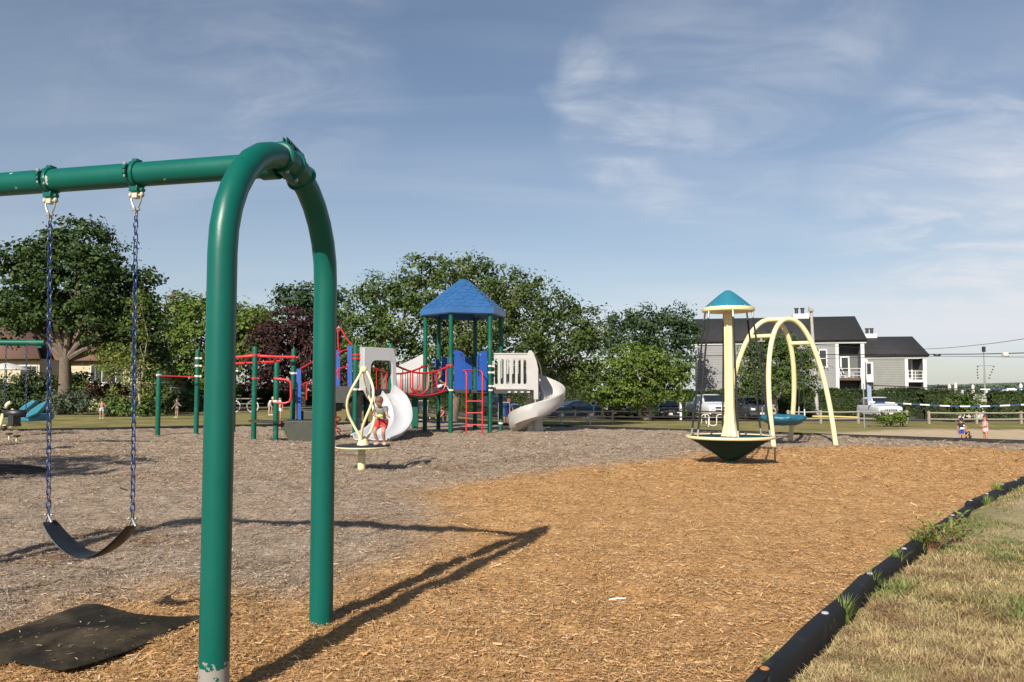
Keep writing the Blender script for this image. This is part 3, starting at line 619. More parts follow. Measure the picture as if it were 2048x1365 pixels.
def tuft(base, h, n, label):
    V = []
    for i in range(n):
        a = random.uniform(0, 2 * PI); ln = h * random.uniform(.5, 1.1); le = random.uniform(.15, .8); p = Vector(base) + Vector((random.gauss(0, .012), random.gauss(0, .012), 0)); d = Vector((math.cos(a) * le, math.sin(a) * le, 1)).normalized(); s = Vector((-math.sin(a), math.cos(a), 0)) * .0032
        m_ = p + d * ln * .55; t = p + d * ln + Vector((math.cos(a), math.sin(a), -.35)) * ln * .25 * le
        V.append([p - s, p + s, m_ + s * .8, m_ - s * .8]); V.append([m_ - s * .8, m_ + s * .8, t, t])
    V = np.array([[list(p) for p in q] for q in V]); o = npmesh('grass_tuft', V, 4, M['weed'], None, base, {'tint': rng.random(len(V)) ** 1.5}); tag(o, label, 'grass tuft', 'green grass tufts along the edging')
for (px, py, h, n, lab) in ((1545, 1345, .10, 60, 'small grass tuft at the near end of the row, by the orange cap'), (1690, 1245, .17, 70, 'grass tuft leaning on the nearest whole edging timber'), (1650, 1270, .09, 50, 'short grass tuft in front of the pale cap'),
    (1745, 1180, .16, 90, 'bright grass tuft at the joint with the pale cap'), (1790, 1140, .22, 70, 'thin grass tuft with seed heads just before the leafy weed'), (1838, 1105, .24, 120, 'thick bright grass tuft at the foot of the leafy weed'),
    (1808, 1195, .13, 90, 'round grass tuft standing clear of the edging on the lawn'), (1975, 1015, .16, 70, 'grass tuft beyond the leafy weed by the sandy patch'), (1995, 990, .22, 90, 'tallest far grass tuft near the right edge of the photo'), (1590, 1310, .08, 40, 'lowest grass tuft along the nearest timber')):
    tuft(G(px, py, -.03), h, n, lab)
# ---------------------------------------------------------------- litter on the mulch
mb = MB(); a, b = G(1218, 1200, .02), G(1252, 1197, .03); mb.tube([a, a.lerp(b, .5) + up * .004, b], [.006, .005, .004], 6); tag(mb.build('bleached_stick', mat('bleached_wood', (.62, .58, .52), .8), None, a), 'bleached pale stick lying on the tan mulch near the middle of the photo', 'stick')

# chips kicked on to the mat
n = 95; px = rng.uniform(20, 330, n); py = rng.uniform(1225, 1330, n); pts = np.array([list(G(a, b, .085)) for a, b in zip(px, py)]); a = rng.uniform(0, PI, n); ln = rng.uniform(.008, .034, n); wd = ln * rng.uniform(.1, .22, n)
d = np.stack([np.cos(a), np.sin(a), rng.normal(size=n) * .08], 1) * ln[:, None] / 2; s_ = np.stack([-np.sin(a), np.cos(a), 0 * a], 1) * wd[:, None] / 2
matp = [o for o in col.objects if o.name == 'rubber_mat'][0]
from mathutils.bvhtree import BVHTree
bv = BVHTree.FromPolygons([matp.matrix_basis @ v.co for v in matp.data.vertices], [p.vertices for p in matp.data.polygons]); keep = []
for i in range(n):
    h = bv.ray_cast(Vector((pts[i][0], pts[i][1], 1)), Vector((0, 0, -1)))
    if h[0] is not None: pts[i][2] = h[0].z + .014; keep.append(i)
V = np.stack([pts - d - s_, pts + d - s_, pts + d + s_, pts - d + s_], 1)[keep]; tag(npmesh('mat_litter', V, 4, chip_m, None, (0, 0, 0), {'fresh': rng.uniform(.3, 1, len(V)), 'shade': rng.uniform(.2, 1, len(V))}), 'stray bark chips scattered on the worn rubber mat', 'mulch', None, 'stuff')
# ---------------------------------------------------------------- cream standing spinner
def V3(a, b, c=0.): return Vector((a, b, c))
sp0 = G(723, 940); ks = F / sp0.y                               # pixels per metre there
t = thing('standing_spinner', 'cream standing spinner with three twisted bars on a small black disc', 'spinner', sp0); ZD = .385
mb = MB(); mb.lathe([(.062, -.03), (.062, .20), (.068, .205), (.068, .235), (.056, .245), (.056, ZD - .02)], sp0, 20); mb.build('post', M['cream'], t)
mb = MB(); mb.lathe([(.40, ZD - .025), (.425, ZD - .018), (.43, ZD), (.42, ZD + .006), (.0, ZD + .008)], sp0 + V3(.02, .0), 40); dk = mb.build('disc', M['black'], t)
mb = MB(); mb.tube([sp0 + V3(.02 + .43 * math.cos(a), .43 * math.sin(a), ZD - .022) for a in [2 * PI * i / 40 for i in range(40)]], .011, 8, closed=True); mb.build('rim', M['cream'], dk)
mb = MB(); mb.lathe([(.10, ZD), (.085, ZD + .05), (.05, ZD + .13), (.03, ZD + .15)], sp0 + V3(.02, 0), 20); mb.build('socket', M['cream'], t)
ZT = 1.575
for k in range(3):
    pts = []
    for i in range(15):
        q = i / 14; r = .045 + .215 * math.sin(PI * min(1, q * .97 + .02)) ** 1.1; a = R(182 + 120 * k) + R(95) * (q - .45); pts.append(sp0 + V3(.02 + r * math.cos(a), r * math.sin(a), ZD + .09 + (ZT - ZD - .10) * q))
    mb = MB(); mb.tube(pts, .021, 12); mb.build('twisted_bar', M['cream'], t)
mb = MB(); mb.ball(sp0 + V3(.02, 0, ZT + .02), .058, 18); mb.build('knob', M['cream'], t)
# ---------------------------------------------------------------- cone topped rope spinner
cs = G(1461, 928); t = thing('cone_spinner', 'cream rope spinner with teal cone roof and dark bowl base', 'spinner', cs)
ZR = .46; RB = .725; ZTOP = 2.655; RT = .437
mb = MB(); mb.lathe([(.095, -.03), (.095, .07), (.13, .075), (.30, .19), (.52, .33), (RB - .02, ZR - .02), (RB, ZR), (RB - .03, ZR + .012), (.2, ZR + .014), (.0, ZR + .014)], cs, 48); mb.build('bowl', M['bowl'], t)
mb = MB(); mb.lathe([(.09, -.03), (.10, .0), (.10, .055), (.09, .065)], cs, 24); mb.build('foot', M['greenpost'], t)
mb = MB(); mb.tube([cs + V3(RB * math.cos(a), RB * math.sin(a), ZR) for a in [2 * PI * i / 48 for i in range(48)]], .028, 10, closed=True); mb.build('bowl_rim', M['cream'], t)
mb = MB()
def star(z, r): return [cs + V3((r * (1 + .14 * math.cos(6 * a))) * math.cos(a), (r * (1 + .14 * math.cos(6 * a))) * math.sin(a), z) for a in [2 * PI * i / 36 + .26 for i in range(36)]]
mb.loft([star(ZR + .01, .145), star(ZR + .05, .125), star(ZR + .26, .088), star(ZR + .5, .076), star(2.2, .071), star(ZTOP, .071)], closed=True); mb.build('column', M['cream'], t, smooth=60)
mb = MB(); mb.lathe([(RT - .02, ZTOP - .035), (RT + .005, ZTOP - .03), (RT + .015, ZTOP), (RT + .005, ZTOP + .035), (RT - .02, ZTOP + .04)], cs, 48); mb.build('roof_rim', M['cream'], t)
mb = MB(); mb.lathe([(RT - .012, ZTOP + .03), (.30, ZTOP + .14), (.15, ZTOP + .265), (.075, ZTOP + .32), (.035, ZTOP + .34), (0, ZTOP + .345)], cs, 48); cone = mb.build('roof_cone', M['teal'], t)
for k in range(8):
    a = 2 * PI * k / 8 + .5; mb = MB(); mb.ball(cs + V3((RT - .035) * math.cos(a), (RT - .035) * math.sin(a), ZTOP + .052), .011, 8); mb.build('rivet', M['steel'], cone)
for k in range(6):
    a = R(-94 + 60 * k); u_ = V3(math.cos(a), math.sin(a)); p, q = cs + u_ * (RT - .02) + up * (ZTOP - .02), cs + u_ * (RB - .03) + up * (ZR + .03)
    mb = MB(); mb.tube([p.lerp(q, .06), p.lerp(q, .5) , p.lerp(q, .95)], .0165, 10); rp = mb.build('rope', M['rope'], t)
    for a_, b_, r_ in ((p, p.lerp(q, .065), .017), (p.lerp(q, .945), q, .015)): mb = MB(); mb.tube([a_, b_], r_, 8); mb.build('ferrule', M['steel'], rp)
# ---------------------------------------------------------------- cream double arch with the dish swing
a1l, a1r, a2l, a2r = V3(5.10, 20.1), G(1580, 884), G(1548, 893), G(1672, 890)
t = thing('double_arch', 'pair of leaning cream steel arches that meet at the top', 'swing arches', (a1l + a2r) / 2)
apx = V3(6.28, 19.55, 2.93)
def lean_arch(l, r, top):
    c = (l + r) / 2; h = (r - l) / 2; pts = []
    for i in range(33):
        a = PI - PI * i / 32; f = math.sin(a); x = math.cos(a); x = math.copysign(abs(x) ** .92, x); w_ = f ** .80
        pts.append(V3(c.x + (top.x - c.x) * w_ + h.x * x, c.y + (top.y - c.y) * w_ + h.y * x, -.04 + (top.z + .04) * w_))
    return pts
A1, A2 = lean_arch(a1l, a1r, apx + V3(-.14, .10)), lean_arch(a2l, a2r, apx + V3(.22, -.12))
for A in (A1, A2): mb = MB(); mb.tube(A, .057, 20); mb.build('arch', M['cream'], t)
mb = MB(); mb.tube([A1[16], A2[16]], .05, 14); mb.build('top_link', M['cream'], t)
def at_h(A, z, side):
    rng_ = range(1, 16) if side < 0 else range(31, 17, -1)
    return min((A[i] for i in rng_), key=lambda p: abs(p.z - z))
bl = (at_h(A1, 2.47, -1), at_h(A2, 2.47, -1)); br = (at_h(A1, 2.38, 1), at_h(A2, 2.38, 1))
for b_ in (bl, br): mb = MB(); mb.tube([b_[0], b_[1]], .048, 14); mb.build('cross_bar', M['cream'], t)
dc = P(1567, 838, 19.55); t2 = thing('dish_swing', 'round teal dish swing seat hung from the cream arches', 'swing', (dc.x, dc.y, 0))
mb = MB(); N = 48; rows = []
for r, z, w_ in ((.02, -.14, 0), (.25, -.15, .02), (.40, -.10, .06), (.50, -.02, .06), (.525, .03, .05), (.47, .085, .04), (.33, .10, .02), (.28, .06, 0), (.02, .0, 0)):
    rows.append([dc + V3((r * (1 + w_ * math.cos(8 * a))) * math.cos(a), (r * (1 + w_ * math.cos(8 * a))) * math.sin(a), z + w_ * .25 * math.cos(8 * a)) for a in [2 * PI * i / N for i in range(N)]])
mb.loft(rows, closed=True); mb.build('dish', M['dish'], t2, smooth=70)
for b_ in (bl, br):
    m_ = (b_[0] + b_[1]) / 2 - up * .05; h = MB(); h.box(m_ - up * .03, (.05, .05, .09)); h.tube([m_ - up * .07 - V3(.09, 0), m_ - up * .07 + V3(.09, 0)], .018, 8); h.build('hanger', M['steel'], t2)
    for s in (-1, 1):
        e = dc + V3(.43 * (1 if b_ is br else -1), .20 * s, .08); o_ = m_ - up * .10 + V3(.07 * (1 if b_ is br else -1) * 0, .05 * s); mb = MB(); mb.tube([o_, o_.lerp(e, .5), e + up * .16], .013, 8); rp = mb.build('rope', M['rope'], t2)
        mb = MB(); mb.tube([e, e + (o_ - e).normalized() * .2], .018, 8); mb.build('ferrule', M['steel'], rp)
# ---------------------------------------------------------------- the blue roofed play tower
DC = 25.4; hc = V3((927 - 1024) / F * DC, DC); RP = 1.18; RR = 1.33; DK = 1.28; A0 = 15
tw = thing('play_tower', 'six sided play tower with blue shingled roof on green posts, ladder and spiral slide', 'play structure', hc)
hx = lambda r, k: hc + V3(r * math.cos(R(A0 + 60 * k)), r * math.sin(R(A0 + 60 * k)))
HP = [hx(RP, k) for k in range(6)]                              # 0 right, 1 back right, 2 back left, 3 left, 4 front left, 5 front right
for p in HP: mb = MB(); mb.tube([p - up * .03, p + up * 1.2, p + up * 2.4, p + up * 3.5], .0665, 18); mb.build('post', M['greenpost'], tw)
clampm = mat('pale_clamp', (.55, .50, .46), .45, .2, 20)
def clamp(p, z, r=.0665, parent=None, m='red', ear=None):
    mb = MB(); mb.lathe([(r + .002, z - .028), (r + .012, z - .024), (r + .012, z + .024), (r + .002, z + .028)], V3(p.x, p.y), 18)
    if ear: mb.box(V3(p.x, p.y, z) + ear.normalized() * (r + .035), (.07, .03, .05), math.atan2(ear.y, ear.x))
    return mb.build('clamp', M[m] if isinstance(m, str) else m, parent)
for k in (4, 5): clamp(HP[k], DK - .02, parent=tw, m=clampm, ear=V3(.6, -1))
for z in (1.95, 1.36): clamp(HP[5], z + .02, parent=tw, m=clampm, ear=V3(1, -.3))
clamp(HP[5], 1.78, parent=tw, m=clampm, ear=V3(1, -.3)); clamp(HP[0], .24, parent=tw, m=clampm); clamp(HP[3], 1.98, parent=tw, m=clampm, ear=V3(1, .8)); clamp(HP[2], 1.98, parent=tw, m=clampm, ear=V3(-.6, -1))
mb = MB(); mb.poly([tuple((hx(RP + .03, k) - hc)[:2]) for k in range(6)], [], hc + up * DK, (1, 0, 0), (0, 1, 0), .11); mb.build('deck', M['deck'], tw, bevel=.01)
ZE = 3.50; ZP = 4.66                                            # roof: plain panels, then the raised shingle pattern
mb = MB(); rows = [[hx(RR - .02, k) + up * (ZE - .0) for k in range(6)], [hx(RR + .015, k) + up * (ZE + .03) for k in range(6)], [hx(RR, k) + up * (ZE + .20) for k in range(6)], [hx(.16, k) + up * (ZP - .03) for k in range(6)], [hx(.07, k) + up * ZP for k in range(6)], [hx(.005, k) + up * (ZP + .012) for k in range(6)]]
mb.loft(rows, closed=True); rows_in = [[hx(RR - .06, k) + up * (ZE + .0) for k in range(6)], [hx(.1, k) + up * (ZP - .12) for k in range(6)]]; mb.loft([rows[0], rows_in[0], rows_in[1]], closed=True)
for k in range(6):
    a, b = hx(RR, k) + up * (ZE + .20), hx(RR, k + 1) + up * (ZE + .20); c, d = hx(.16, k) + up * (ZP - .03), hx(.16, k + 1) + up * (ZP - .03); NR = 8
    nrm = (b - a).cross(c - a).normalized(); nrm = nrm if nrm.z > 0 else -nrm
    for r in range(NR):
        q = (r + .0) / NR; l, e = a.lerp(c, q), b.lerp(d, q); l2, e2 = a.lerp(c, q + 1.15 / NR), b.lerp(d, q + 1.15 / NR); nn = max(1, round((e - l).length / .30)); off = .5 if r % 2 else 0
        for j in range(-1, nn + 1):
            u0, u1 = (j + off) / nn, (j + 1 + off) / nn
            if u0 < -.001 or u1 > 1.001: continue
            um = (u0 + u1) / 2; h = .014
            def pt(u_, v_, n_): return l.lerp(e, u_).lerp(l2.lerp(e2, u_), v_) + nrm * n_
            g = .06 * (u1 - u0)
            mb.add([pt(u0 + g, .42, h), pt(u0 + (um - u0) * .35, .10, h), pt(um, .0, h), pt(u1 - (um - u0) * .35, .10, h), pt(u1 - g, .42, h), pt(u1 - g, 1, .001), pt(u0 + g, 1, .001), pt(u0 + g, .42, -.004), pt(u0 + (um - u0) * .35, .10, -.004), pt(um, 0, -.004), pt(u1 - (um - u0) * .35, .10, -.004), pt(u1 - g, .42, -.004)],
                   [(0, 1, 2, 3, 4, 5, 6), (0, 7, 8, 1), (1, 8, 9, 2), (2, 9, 10, 3), (3, 10, 11, 4)])
mb.build('roof', M['roofblue'], tw, smooth=25)
# ladder on the front face
fu = (HP[5] - HP[4]).normalized(); fn = V3(fu.y, -fu.x); fn = fn if fn.y < 0 else -fn
fm = (HP[4] + HP[5]) / 2 + fn * .20; lad = []
xl = V3((933 - 1024) / F * 24.15, 24.15); xr = V3((965 - 1024) / F * 24.15, 24.15)
mb = MB()
for p, s in ((xl, 1), (xr, -1)): mb.tube([p - up * .02, p + up * 1.0, p + up * 1.72, p + up * 1.80 + V3(-.035, .03), p + up * 1.83 + V3(-.09, .12), p + up * 1.83 + V3(-.10, .24)], .022, 10)
for z in (.26, .60, .94): mb.tube([xl + up * z, xr + up * z], .018, 8)
mb.build('ladder', M['red'], tw)
def arc2(cx_, cy_, r, a0, a1, n=8): return [(cx_ + r * math.cos(R(a0 + (a1 - a0) * i / n)), cy_ + r * math.sin(R(a0 + (a1 - a0) * i / n))) for i in range(n + 1)]
def side_panel(p, dirv, flip, w_=.30, hgt=1.17):
    o_ = [(0, 0), (w_, 0), (w_, hgt - .22)] + arc2(w_ - .22, hgt - .22, .22, 0, 90)[1:] + [(0, hgt)]
    hole = [[(w_ - .075, .42), (w_ - .045, .42), (w_ - .045, hgt - .24)] + arc2(w_ - .22, hgt - .24, .175, 0, 60)[1:] + arc2(w_ - .22, hgt - .24, .145, 60, 0) ]
    mb = MB(); mb.poly(o_, hole, p + up * (DK - .03), dirv, up, .03); return mb.build('side_panel', M['blue'], tw)
side_panel(HP[4] + fu * .10 + fn * .02, fu, 0, .32); side_panel(HP[5] - fu * .10 + fn * .05, -fu, 1, .32)
bk = (HP[1] - HP[2]).normalized(); mb = MB(); mb.poly([(.1, 0), (.45, 0), (.45, .95), (.1, 1.05)], [], HP[2] + up * DK, bk, up, .03); mb.build('back_panel', M['blue'], tw); mb = MB(); mb.poly([(.72, 0), (1.08, 0), (1.08, 1.05), (.72, .95)], [], HP[2] + up * DK, bk, up, .03); mb.build('back_panel', M['blue'], tw)
mb = MB(); mb.tube([HP[1] + up * 1.9 - bk * .07, HP[1] + up * 1.9 - bk * .40], .02, 8); mb.build('grab_bar', M['red'], tw)
mb = MB(); q = (HP[3] - HP[2]).normalized(); mb.poly([(.05, 0), (.35, 0), (.35, .95), (.05, .95)], [], HP[2] + up * DK, q, up, .03); mb.build('back_panel', M['blue'], tw)
mb = MB(); mb.tube([HP[2] + up * 1.98, HP[3] + up * 1.98], .022, 8); mb.build('top_rail', M['whitepl'], tw)
# white crawl bridge and spiral slide
ct = V3((1071 - 1024) / F * 25.1, 25.1); xa = HP[5].x + .10; xb = ct.x - .24
def slat_panel(y, xa, xb):
    W = xb - xa; holes = []; n = 6
    for i in range(n):
        c = W * (i + .5) / n; h = W / n * .27; holes.append(arc2(c, .84, h, 0, 180, 6) + arc2(c, .18, h, 180, 360, 6))
    mb = MB(); mb.poly([(0, 0), (W, 0), (W, 1.06), (.02, 1.06)], holes, V3(xa, y, DK + .02), (1, 0, 0), up, .07); mb.box(V3((xa + xb) / 2, y + .03, DK + .03), (W + .02, .12, .06)); mb.box(V3((xa + xb) / 2, y + .03, DK + 1.06), (W, .10, .04))
    return mb.build('slatted_wall', M['whitepl'], tw, bevel=.006)
slat_panel(HP[5].y + .10, xa, xb); slat_panel(HP[5].y + 1.02, xa + .1, xb)
mb = MB(); mb.box(V3((xa + xb) / 2 + .05, HP[5].y + .56, DK - .06), (xb - xa + .1, .95, .12)); mb.build('bridge_deck', M['deck'], tw)
for i in range(4): mb = MB(); mb.box(V3(xa + .47 + i * .19, HP[5].y + .05, DK - .075), (.085, .06, .05)); mb.build('deck_lug', M['whitepl'], tw)
mb = MB(); mb.box(V3(HP[5].x + .22, HP[5].y + .13, DK - .05), (.32, .05, .17)); mb.build('kick_panel', M['blue'], tw)
# hood of the spiral slide: an entry shell with a front cheek and a sloping cap
yf, yb = HP[5].y + .02, HP[5].y + 1.12; X0 = xb - .03
front = [(0, 0), (.20, 0), (.20, -.28), (.34, -.28), (.34, .62), (.29, .86), (.20, 1.10), (.13, 1.18), (.06, 1.17), (.02, 1.08), (0, .9)]
mb = MB(); mb.poly(front, [], V3(X0, yf, DK - .02), (1, 0, 0), up, .06)
mb.poly([(0, 0), (.34, 0), (.34, .62), (.13, 1.18), (.02, 1.08)], [], V3(X0, yb, DK - .02), (1, 0, 0), up, .06)
prof = [(.02, 1.06), (.06, 1.165), (.13, 1.185), (.20, 1.13), (.30, .98), (.40, .78), (.44, .58), (.45, .40)]
mb.loft([[V3(X0 + x, yf + .02 + (x > .2) * (x - .2) * .5, DK - .02 + z) for x, z in prof], [V3(X0 + x, yb, DK - .02 + z) for x, z in prof]]); mb.build('slide_hood', M['whitepl'], tw, smooth=50, bevel=.012)
mb = MB(); mb.box(V3(X0 + .30, yf + .28, DK - .20), (.13, .13, .5)); mb.box(V3(X0 + .26, yf + .6, .25), (.52, .30, .56), taper=.7); mb.build('slide_support', M['whitepl'], tw, bevel=.03)
cs_ = ct + V3(.04, .02); rows = []; NS = 44
for i in range(NS + 1):
    q = i / NS; th = R(128 - 318 * q); zt = float(np.interp(q, (0, .2, .4025, .6855, 1), (2.0, 1.66, 1.29, .92, .50))); bed = min(1.28, zt - .44); e = 1 + .04 * math.sin(3 * th)
    d_ = V3(math.cos(th), math.sin(th)); ro = .84 * e; ri = .13
    rows.append([cs_ + d_ * r + up * z for r, z in ((ri, bed + .30), (ri + .05, bed + .34), (ri + .09, bed + .28), (ri + .16, bed + .08), (ri + .32, bed), (ro - .26, bed - .01), (ro - .10, bed + .07), (ro - .05, bed + .22), (ro - .03, zt - .02), (ro, zt), (ro + .03, zt - .03), (ro + .015, zt - .22), (ro - .03, bed + .02), (ro - .20, bed - .07), (ri + .32, bed - .06), (ri + .10, bed + .02))])
mb = MB(); mb.loft(rows, closed=True); m = len(rows[0]); nv = len(rows) * m; mb.f += [tuple(range(m)), tuple(range(nv - 1, nv - m - 1, -1))]; mb.mi += [0, 0]; mb.build('spiral_slide', M['whitepl'], tw, smooth=50)
mb = MB(); mb.tube([cs_ - up * .02, cs_ + up * 1.2], [.14, .12], 16); mb.build('slide_column', M['whitepl'], tw)
# ---------------------------------------------------------------- slide platform to the left, the clatter bridge between them
FL, FR = V3((711 - 1024) / F * 22.1, 22.1), V3((781 - 1024) / F * 22.9, 22.9)
e1 = (FR - FL).normalized(); e2 = V3(-e1.y, e1.x)              # e2 points away from the camera
S = 1.15; BL, BR = FL + e2 * S, FR + e2 * S
pl = thing('slide_platform', 'low play platform with a grey double slide, blue panels and red climbers', 'play structure', (FL + BR) / 2); DK2 = 1.28
for p, z in ((FL, 2.47), (FR, 2.55), (BL, 2.50), (BR, 2.52)): mb = MB(); mb.tube([p - up * .03, p + up * 1.2, p + up * (z - .05), p + up * (z - .02), p + up * z], [.0665, .0665, .0665, .06, .03], 18); mb.build('post', M['greenpost'], pl)
mb = MB(); mb.poly([(-.04, -.04), (S + .02, -.04), (S + .02, S + .04), (-.04, S + .04)], [], FL + up * DK2, e1, e2, .10); mb.build('deck', M['deck'], pl)
for z in (2.10, DK2 - .0): clamp(FL, z, parent=pl, m='red' if z > 2 else clampm, ear=V3(1, .2))
clamp(FL, 2.20, parent=pl, m='red', ear=V3(1, .2)); clamp(FR, 2.18, parent=pl, m='red', ear=V3(.4, -1))
fnl = V3(e1.y, -e1.x)                                          # the way the slide leaves
w_ = (FR - FL).length; H = 1.12; o_ = [(.07, -.02), (.07, H - .03), (.10, H), (w_ - .12, H), (w_ - .04, H - .22), (w_ + .0, .06), (w_ - .12, -.06), (w_ - .15, .25), (w_ - .165, H - .44), (w_ - .20, H - .37), (w_ - .27, H - .345), (.44, H - .345), (.35, H - .38), (.29, H - .48), (.28, -.05), (.30, -.32), (.2, -.24)]
mb = MB()
def hood_row(k, yo): return [FL + e1 * x + up * (DK2 + z) + fnl * yo for x, z in k]
mb.poly(o_, [], FL + up * DK2 + fnl * .30, e1, up, .05)
top = [(.07, -.02), (.07, H), (w_ - .06, H), (w_ + .02, .1)]
mb.loft([[FL + e1 * x + up * (DK2 + z) + fnl * .28 for x, z in top], [FL + e1 * (x + (.04 if x < .3 else -.04)) + up * (DK2 + z - .0) + fnl * .02 for x, z in top]])
mb.build('slide_hood', M['slide'], pl, smooth=50, bevel=.01)
edge = [((746, 774, 22.55), (784, 768, 22.85)), ((745, 779, 22.3), (792, 774, 22.55)), ((747, 790, 22.0), (808, 788, 22.2)), ((752, 806, 21.85), (818, 806, 22.0)), ((754, 824, 21.6), (822, 826, 21.75)), ((749, 840, 21.4), (820, 842, 21.5)), ((737, 853, 21.15), (812, 856, 21.3)), ((722, 862, 20.95), (800, 866, 21.05)), ((710, 867, 20.8), (786, 872, 20.8)), ((704, 870, 20.7), (776, 876, 20.6))]
from mathutils.geometry import interpolate_bezier
def smoothpts(ps, n=4):
    out_ = []
    for i in range(len(ps) - 1):
        p0, p1, p2, p3 = ps[max(0, i - 1)], ps[i], ps[i + 1], ps[min(len(ps) - 1, i + 2)]
        for k in range(n):
            t_ = k / n; out_.append(.5 * ((2 * p1) + (p2 - p0) * t_ + (2 * p0 - 5 * p1 + 4 * p2 - p3) * t_ ** 2 + (3 * p1 - p0 - 3 * p2 + p3) * t_ ** 3))
    return out_ + [ps[-1]]
Ls, Rs = smoothpts([P(*a) for a, b in edge]), smoothpts([P(*b) for a, b in edge]); rows = []
for i, (a, b) in enumerate(zip(Ls, Rs)):
    q = i / (len(Ls) - 1); dp = .26 * (1 - .55 * q); za, zb_ = a.z, b.z; zf = min(za, zb_) ; r = []
    for u_, z in ((-.03, -.30), (-.035, -.02), (-.015, 0), (.02, -.02), (.05, -.7), (.10, -.97), (.25, -1), (.40, -.95), (.46, -.62), (.49, -.52), (.52, -.62), (.58, -.95), (.75, -1), (.90, -.97), (.95, -.7), (.98, -.02), (1.015, 0), (1.035, -.02), (1.03, -.30)):
        c = a.lerp(b, u_); r.append(V3(c.x, c.y, max(.03, c.z + z * dp)))
    rows.append(r)
mb = MB(); mb.loft(rows); mb.build('double_slide', M['slide'], pl, smooth=55, solid=.025)
s0 = P(704, 800, 23.2); mb = MB(); mb.loft([[P(x1, y, D) for x1, y, D in r] for r in ([(713, 783, 23.3), (725, 783, 23.5)], [(706, 800, 23.4), (725, 800, 23.8)], [(698, 828, 23.5), (722, 830, 24)], [(690, 842, 23.6), (722, 846, 24)])]); mb.build('side_chute', M['slide'], pl, solid=.05)
mb = MB(); mb.box(P(716, 852, 23.4), (.14, .1, .45)); mb.build('chute_foot', M['slide'], pl)
# blue panels, red climbers and rails at the left of the platform
def px_panel(pts, D, name, m, par, t_=.03):
    q = [P(x, y, D) for x, y in pts]; O = q[0]; mb = MB(); mb.poly([(p.x - O.x, p.z - O.z) for p in q], [], O, (1, 0, 0), up, t_); return mb.build(name, m, par)
px_panel([(695, 776), (704, 776), (704, 692), (695, 692)], 22.3, 'side_panel', M['blue'], pl); px_panel([(661, 774), (680, 774), (680, 706), (674, 700), (661, 700)], 23.4, 'side_panel', M['blue'], pl)
for pts in ([(662, 690), (668, 672), (674, 658), (678, 655), (683, 660), (692, 676), (703, 690)], [(676, 657), (676, 680), (677, 700), (682, 705)]): mb = MB(); mb.tube([P(x, y, 23.0 + (.5 if len(pts) == 4 else 0)) for x, y in pts], .022, 8); mb.build('arch_climber', M['red'], pl)
for pts in ([(600, 738), (612, 732), (628, 722), (664, 718), (685, 702), (698, 700)], [(600, 772), (614, 765), (664, 757), (680, 737), (697, 733)], [(614, 766), (613, 780), (613, 800)], [(677, 737), (677, 757)]): mb = MB(); mb.tube([P(x, y, 21.6 + .9 * (x - 600) / 100) for x, y in pts], .02, 8); mb.build('hand_rail', M['red'], pl)
mb = MB(); px_pts = [(655, 773), (712, 773), (712, 783), (690, 806), (672, 806), (655, 800)]; q = [P(x, y, 22.2) for x, y in px_pts]; O = q[0]; mb.poly([(p.x - O.x, p.z - O.z) for p in q], [], O, (1, 0, 0), up, .9); mb.build('climb_deck', M['deck'], pl)
sc0 = G(671, 871); mb = MB(); mb.tube([sc0, sc0 + up * .9], .026, 8); mb.tube([sc0 + V3(.13 * math.cos(a), .13 * math.sin(a), .12 + .05 * a) for a in [i * .4 for i in range(38)]], .018, 8); mb.tube([sc0 + V3(.0, 0, .18), sc0 + V3(.16, -.05, .0)], .018, 8); mb.build('spiral_climber', M['red'], pl)
# stepped transfer deck (behind the near arch leg)
st = thing('step_deck', 'olive black stepped deck with blue upright at the foot of the climbers', 'steps', G(600, 884))
def px_box(x0, y0, x1, y1, D, depth, name, m, par, bevel=.02):
    a, b = P(x0, y0, D), P(x1, y1, D); mb = MB(); mb.box(((a.x + b.x) / 2, D + depth / 2, (a.z + b.z) / 2), (abs(b.x - a.x), depth, abs(a.z - b.z))); return mb.build(name, m, par, bevel=bevel)
mb = MB(); q = [P(x, y, 20.5) for x, y in ((577, 885), (652, 885), (652, 842), (560, 842), (562, 858), (568, 862))]; O = q[0]; mb.poly([(p.x - O.x, p.z - O.z) for p in q], [], O, (1, 0, 0), up, 1.0); mb.build('step', M['olive'], st, bevel=.015)
px_box(600, 840, 656, 822, 21.2, 1.0, 'step', M['olive'], st); px_box(628, 824, 668, 806, 21.6, 1.0, 'step', M['olive'], st)
for x, y in ((568, 845), (586, 845), (604, 845), (622, 845), (583, 882), (602, 882)): mb = MB(); mb.ball(P(x, y, 20.48), .012, 8); mb.build('bolt', M['steel'], st)
px_panel([(593, 845), (602, 845), (602, 740), (600, 738), (593, 738)], 21.1, 'upright_panel', M['blue'], st)
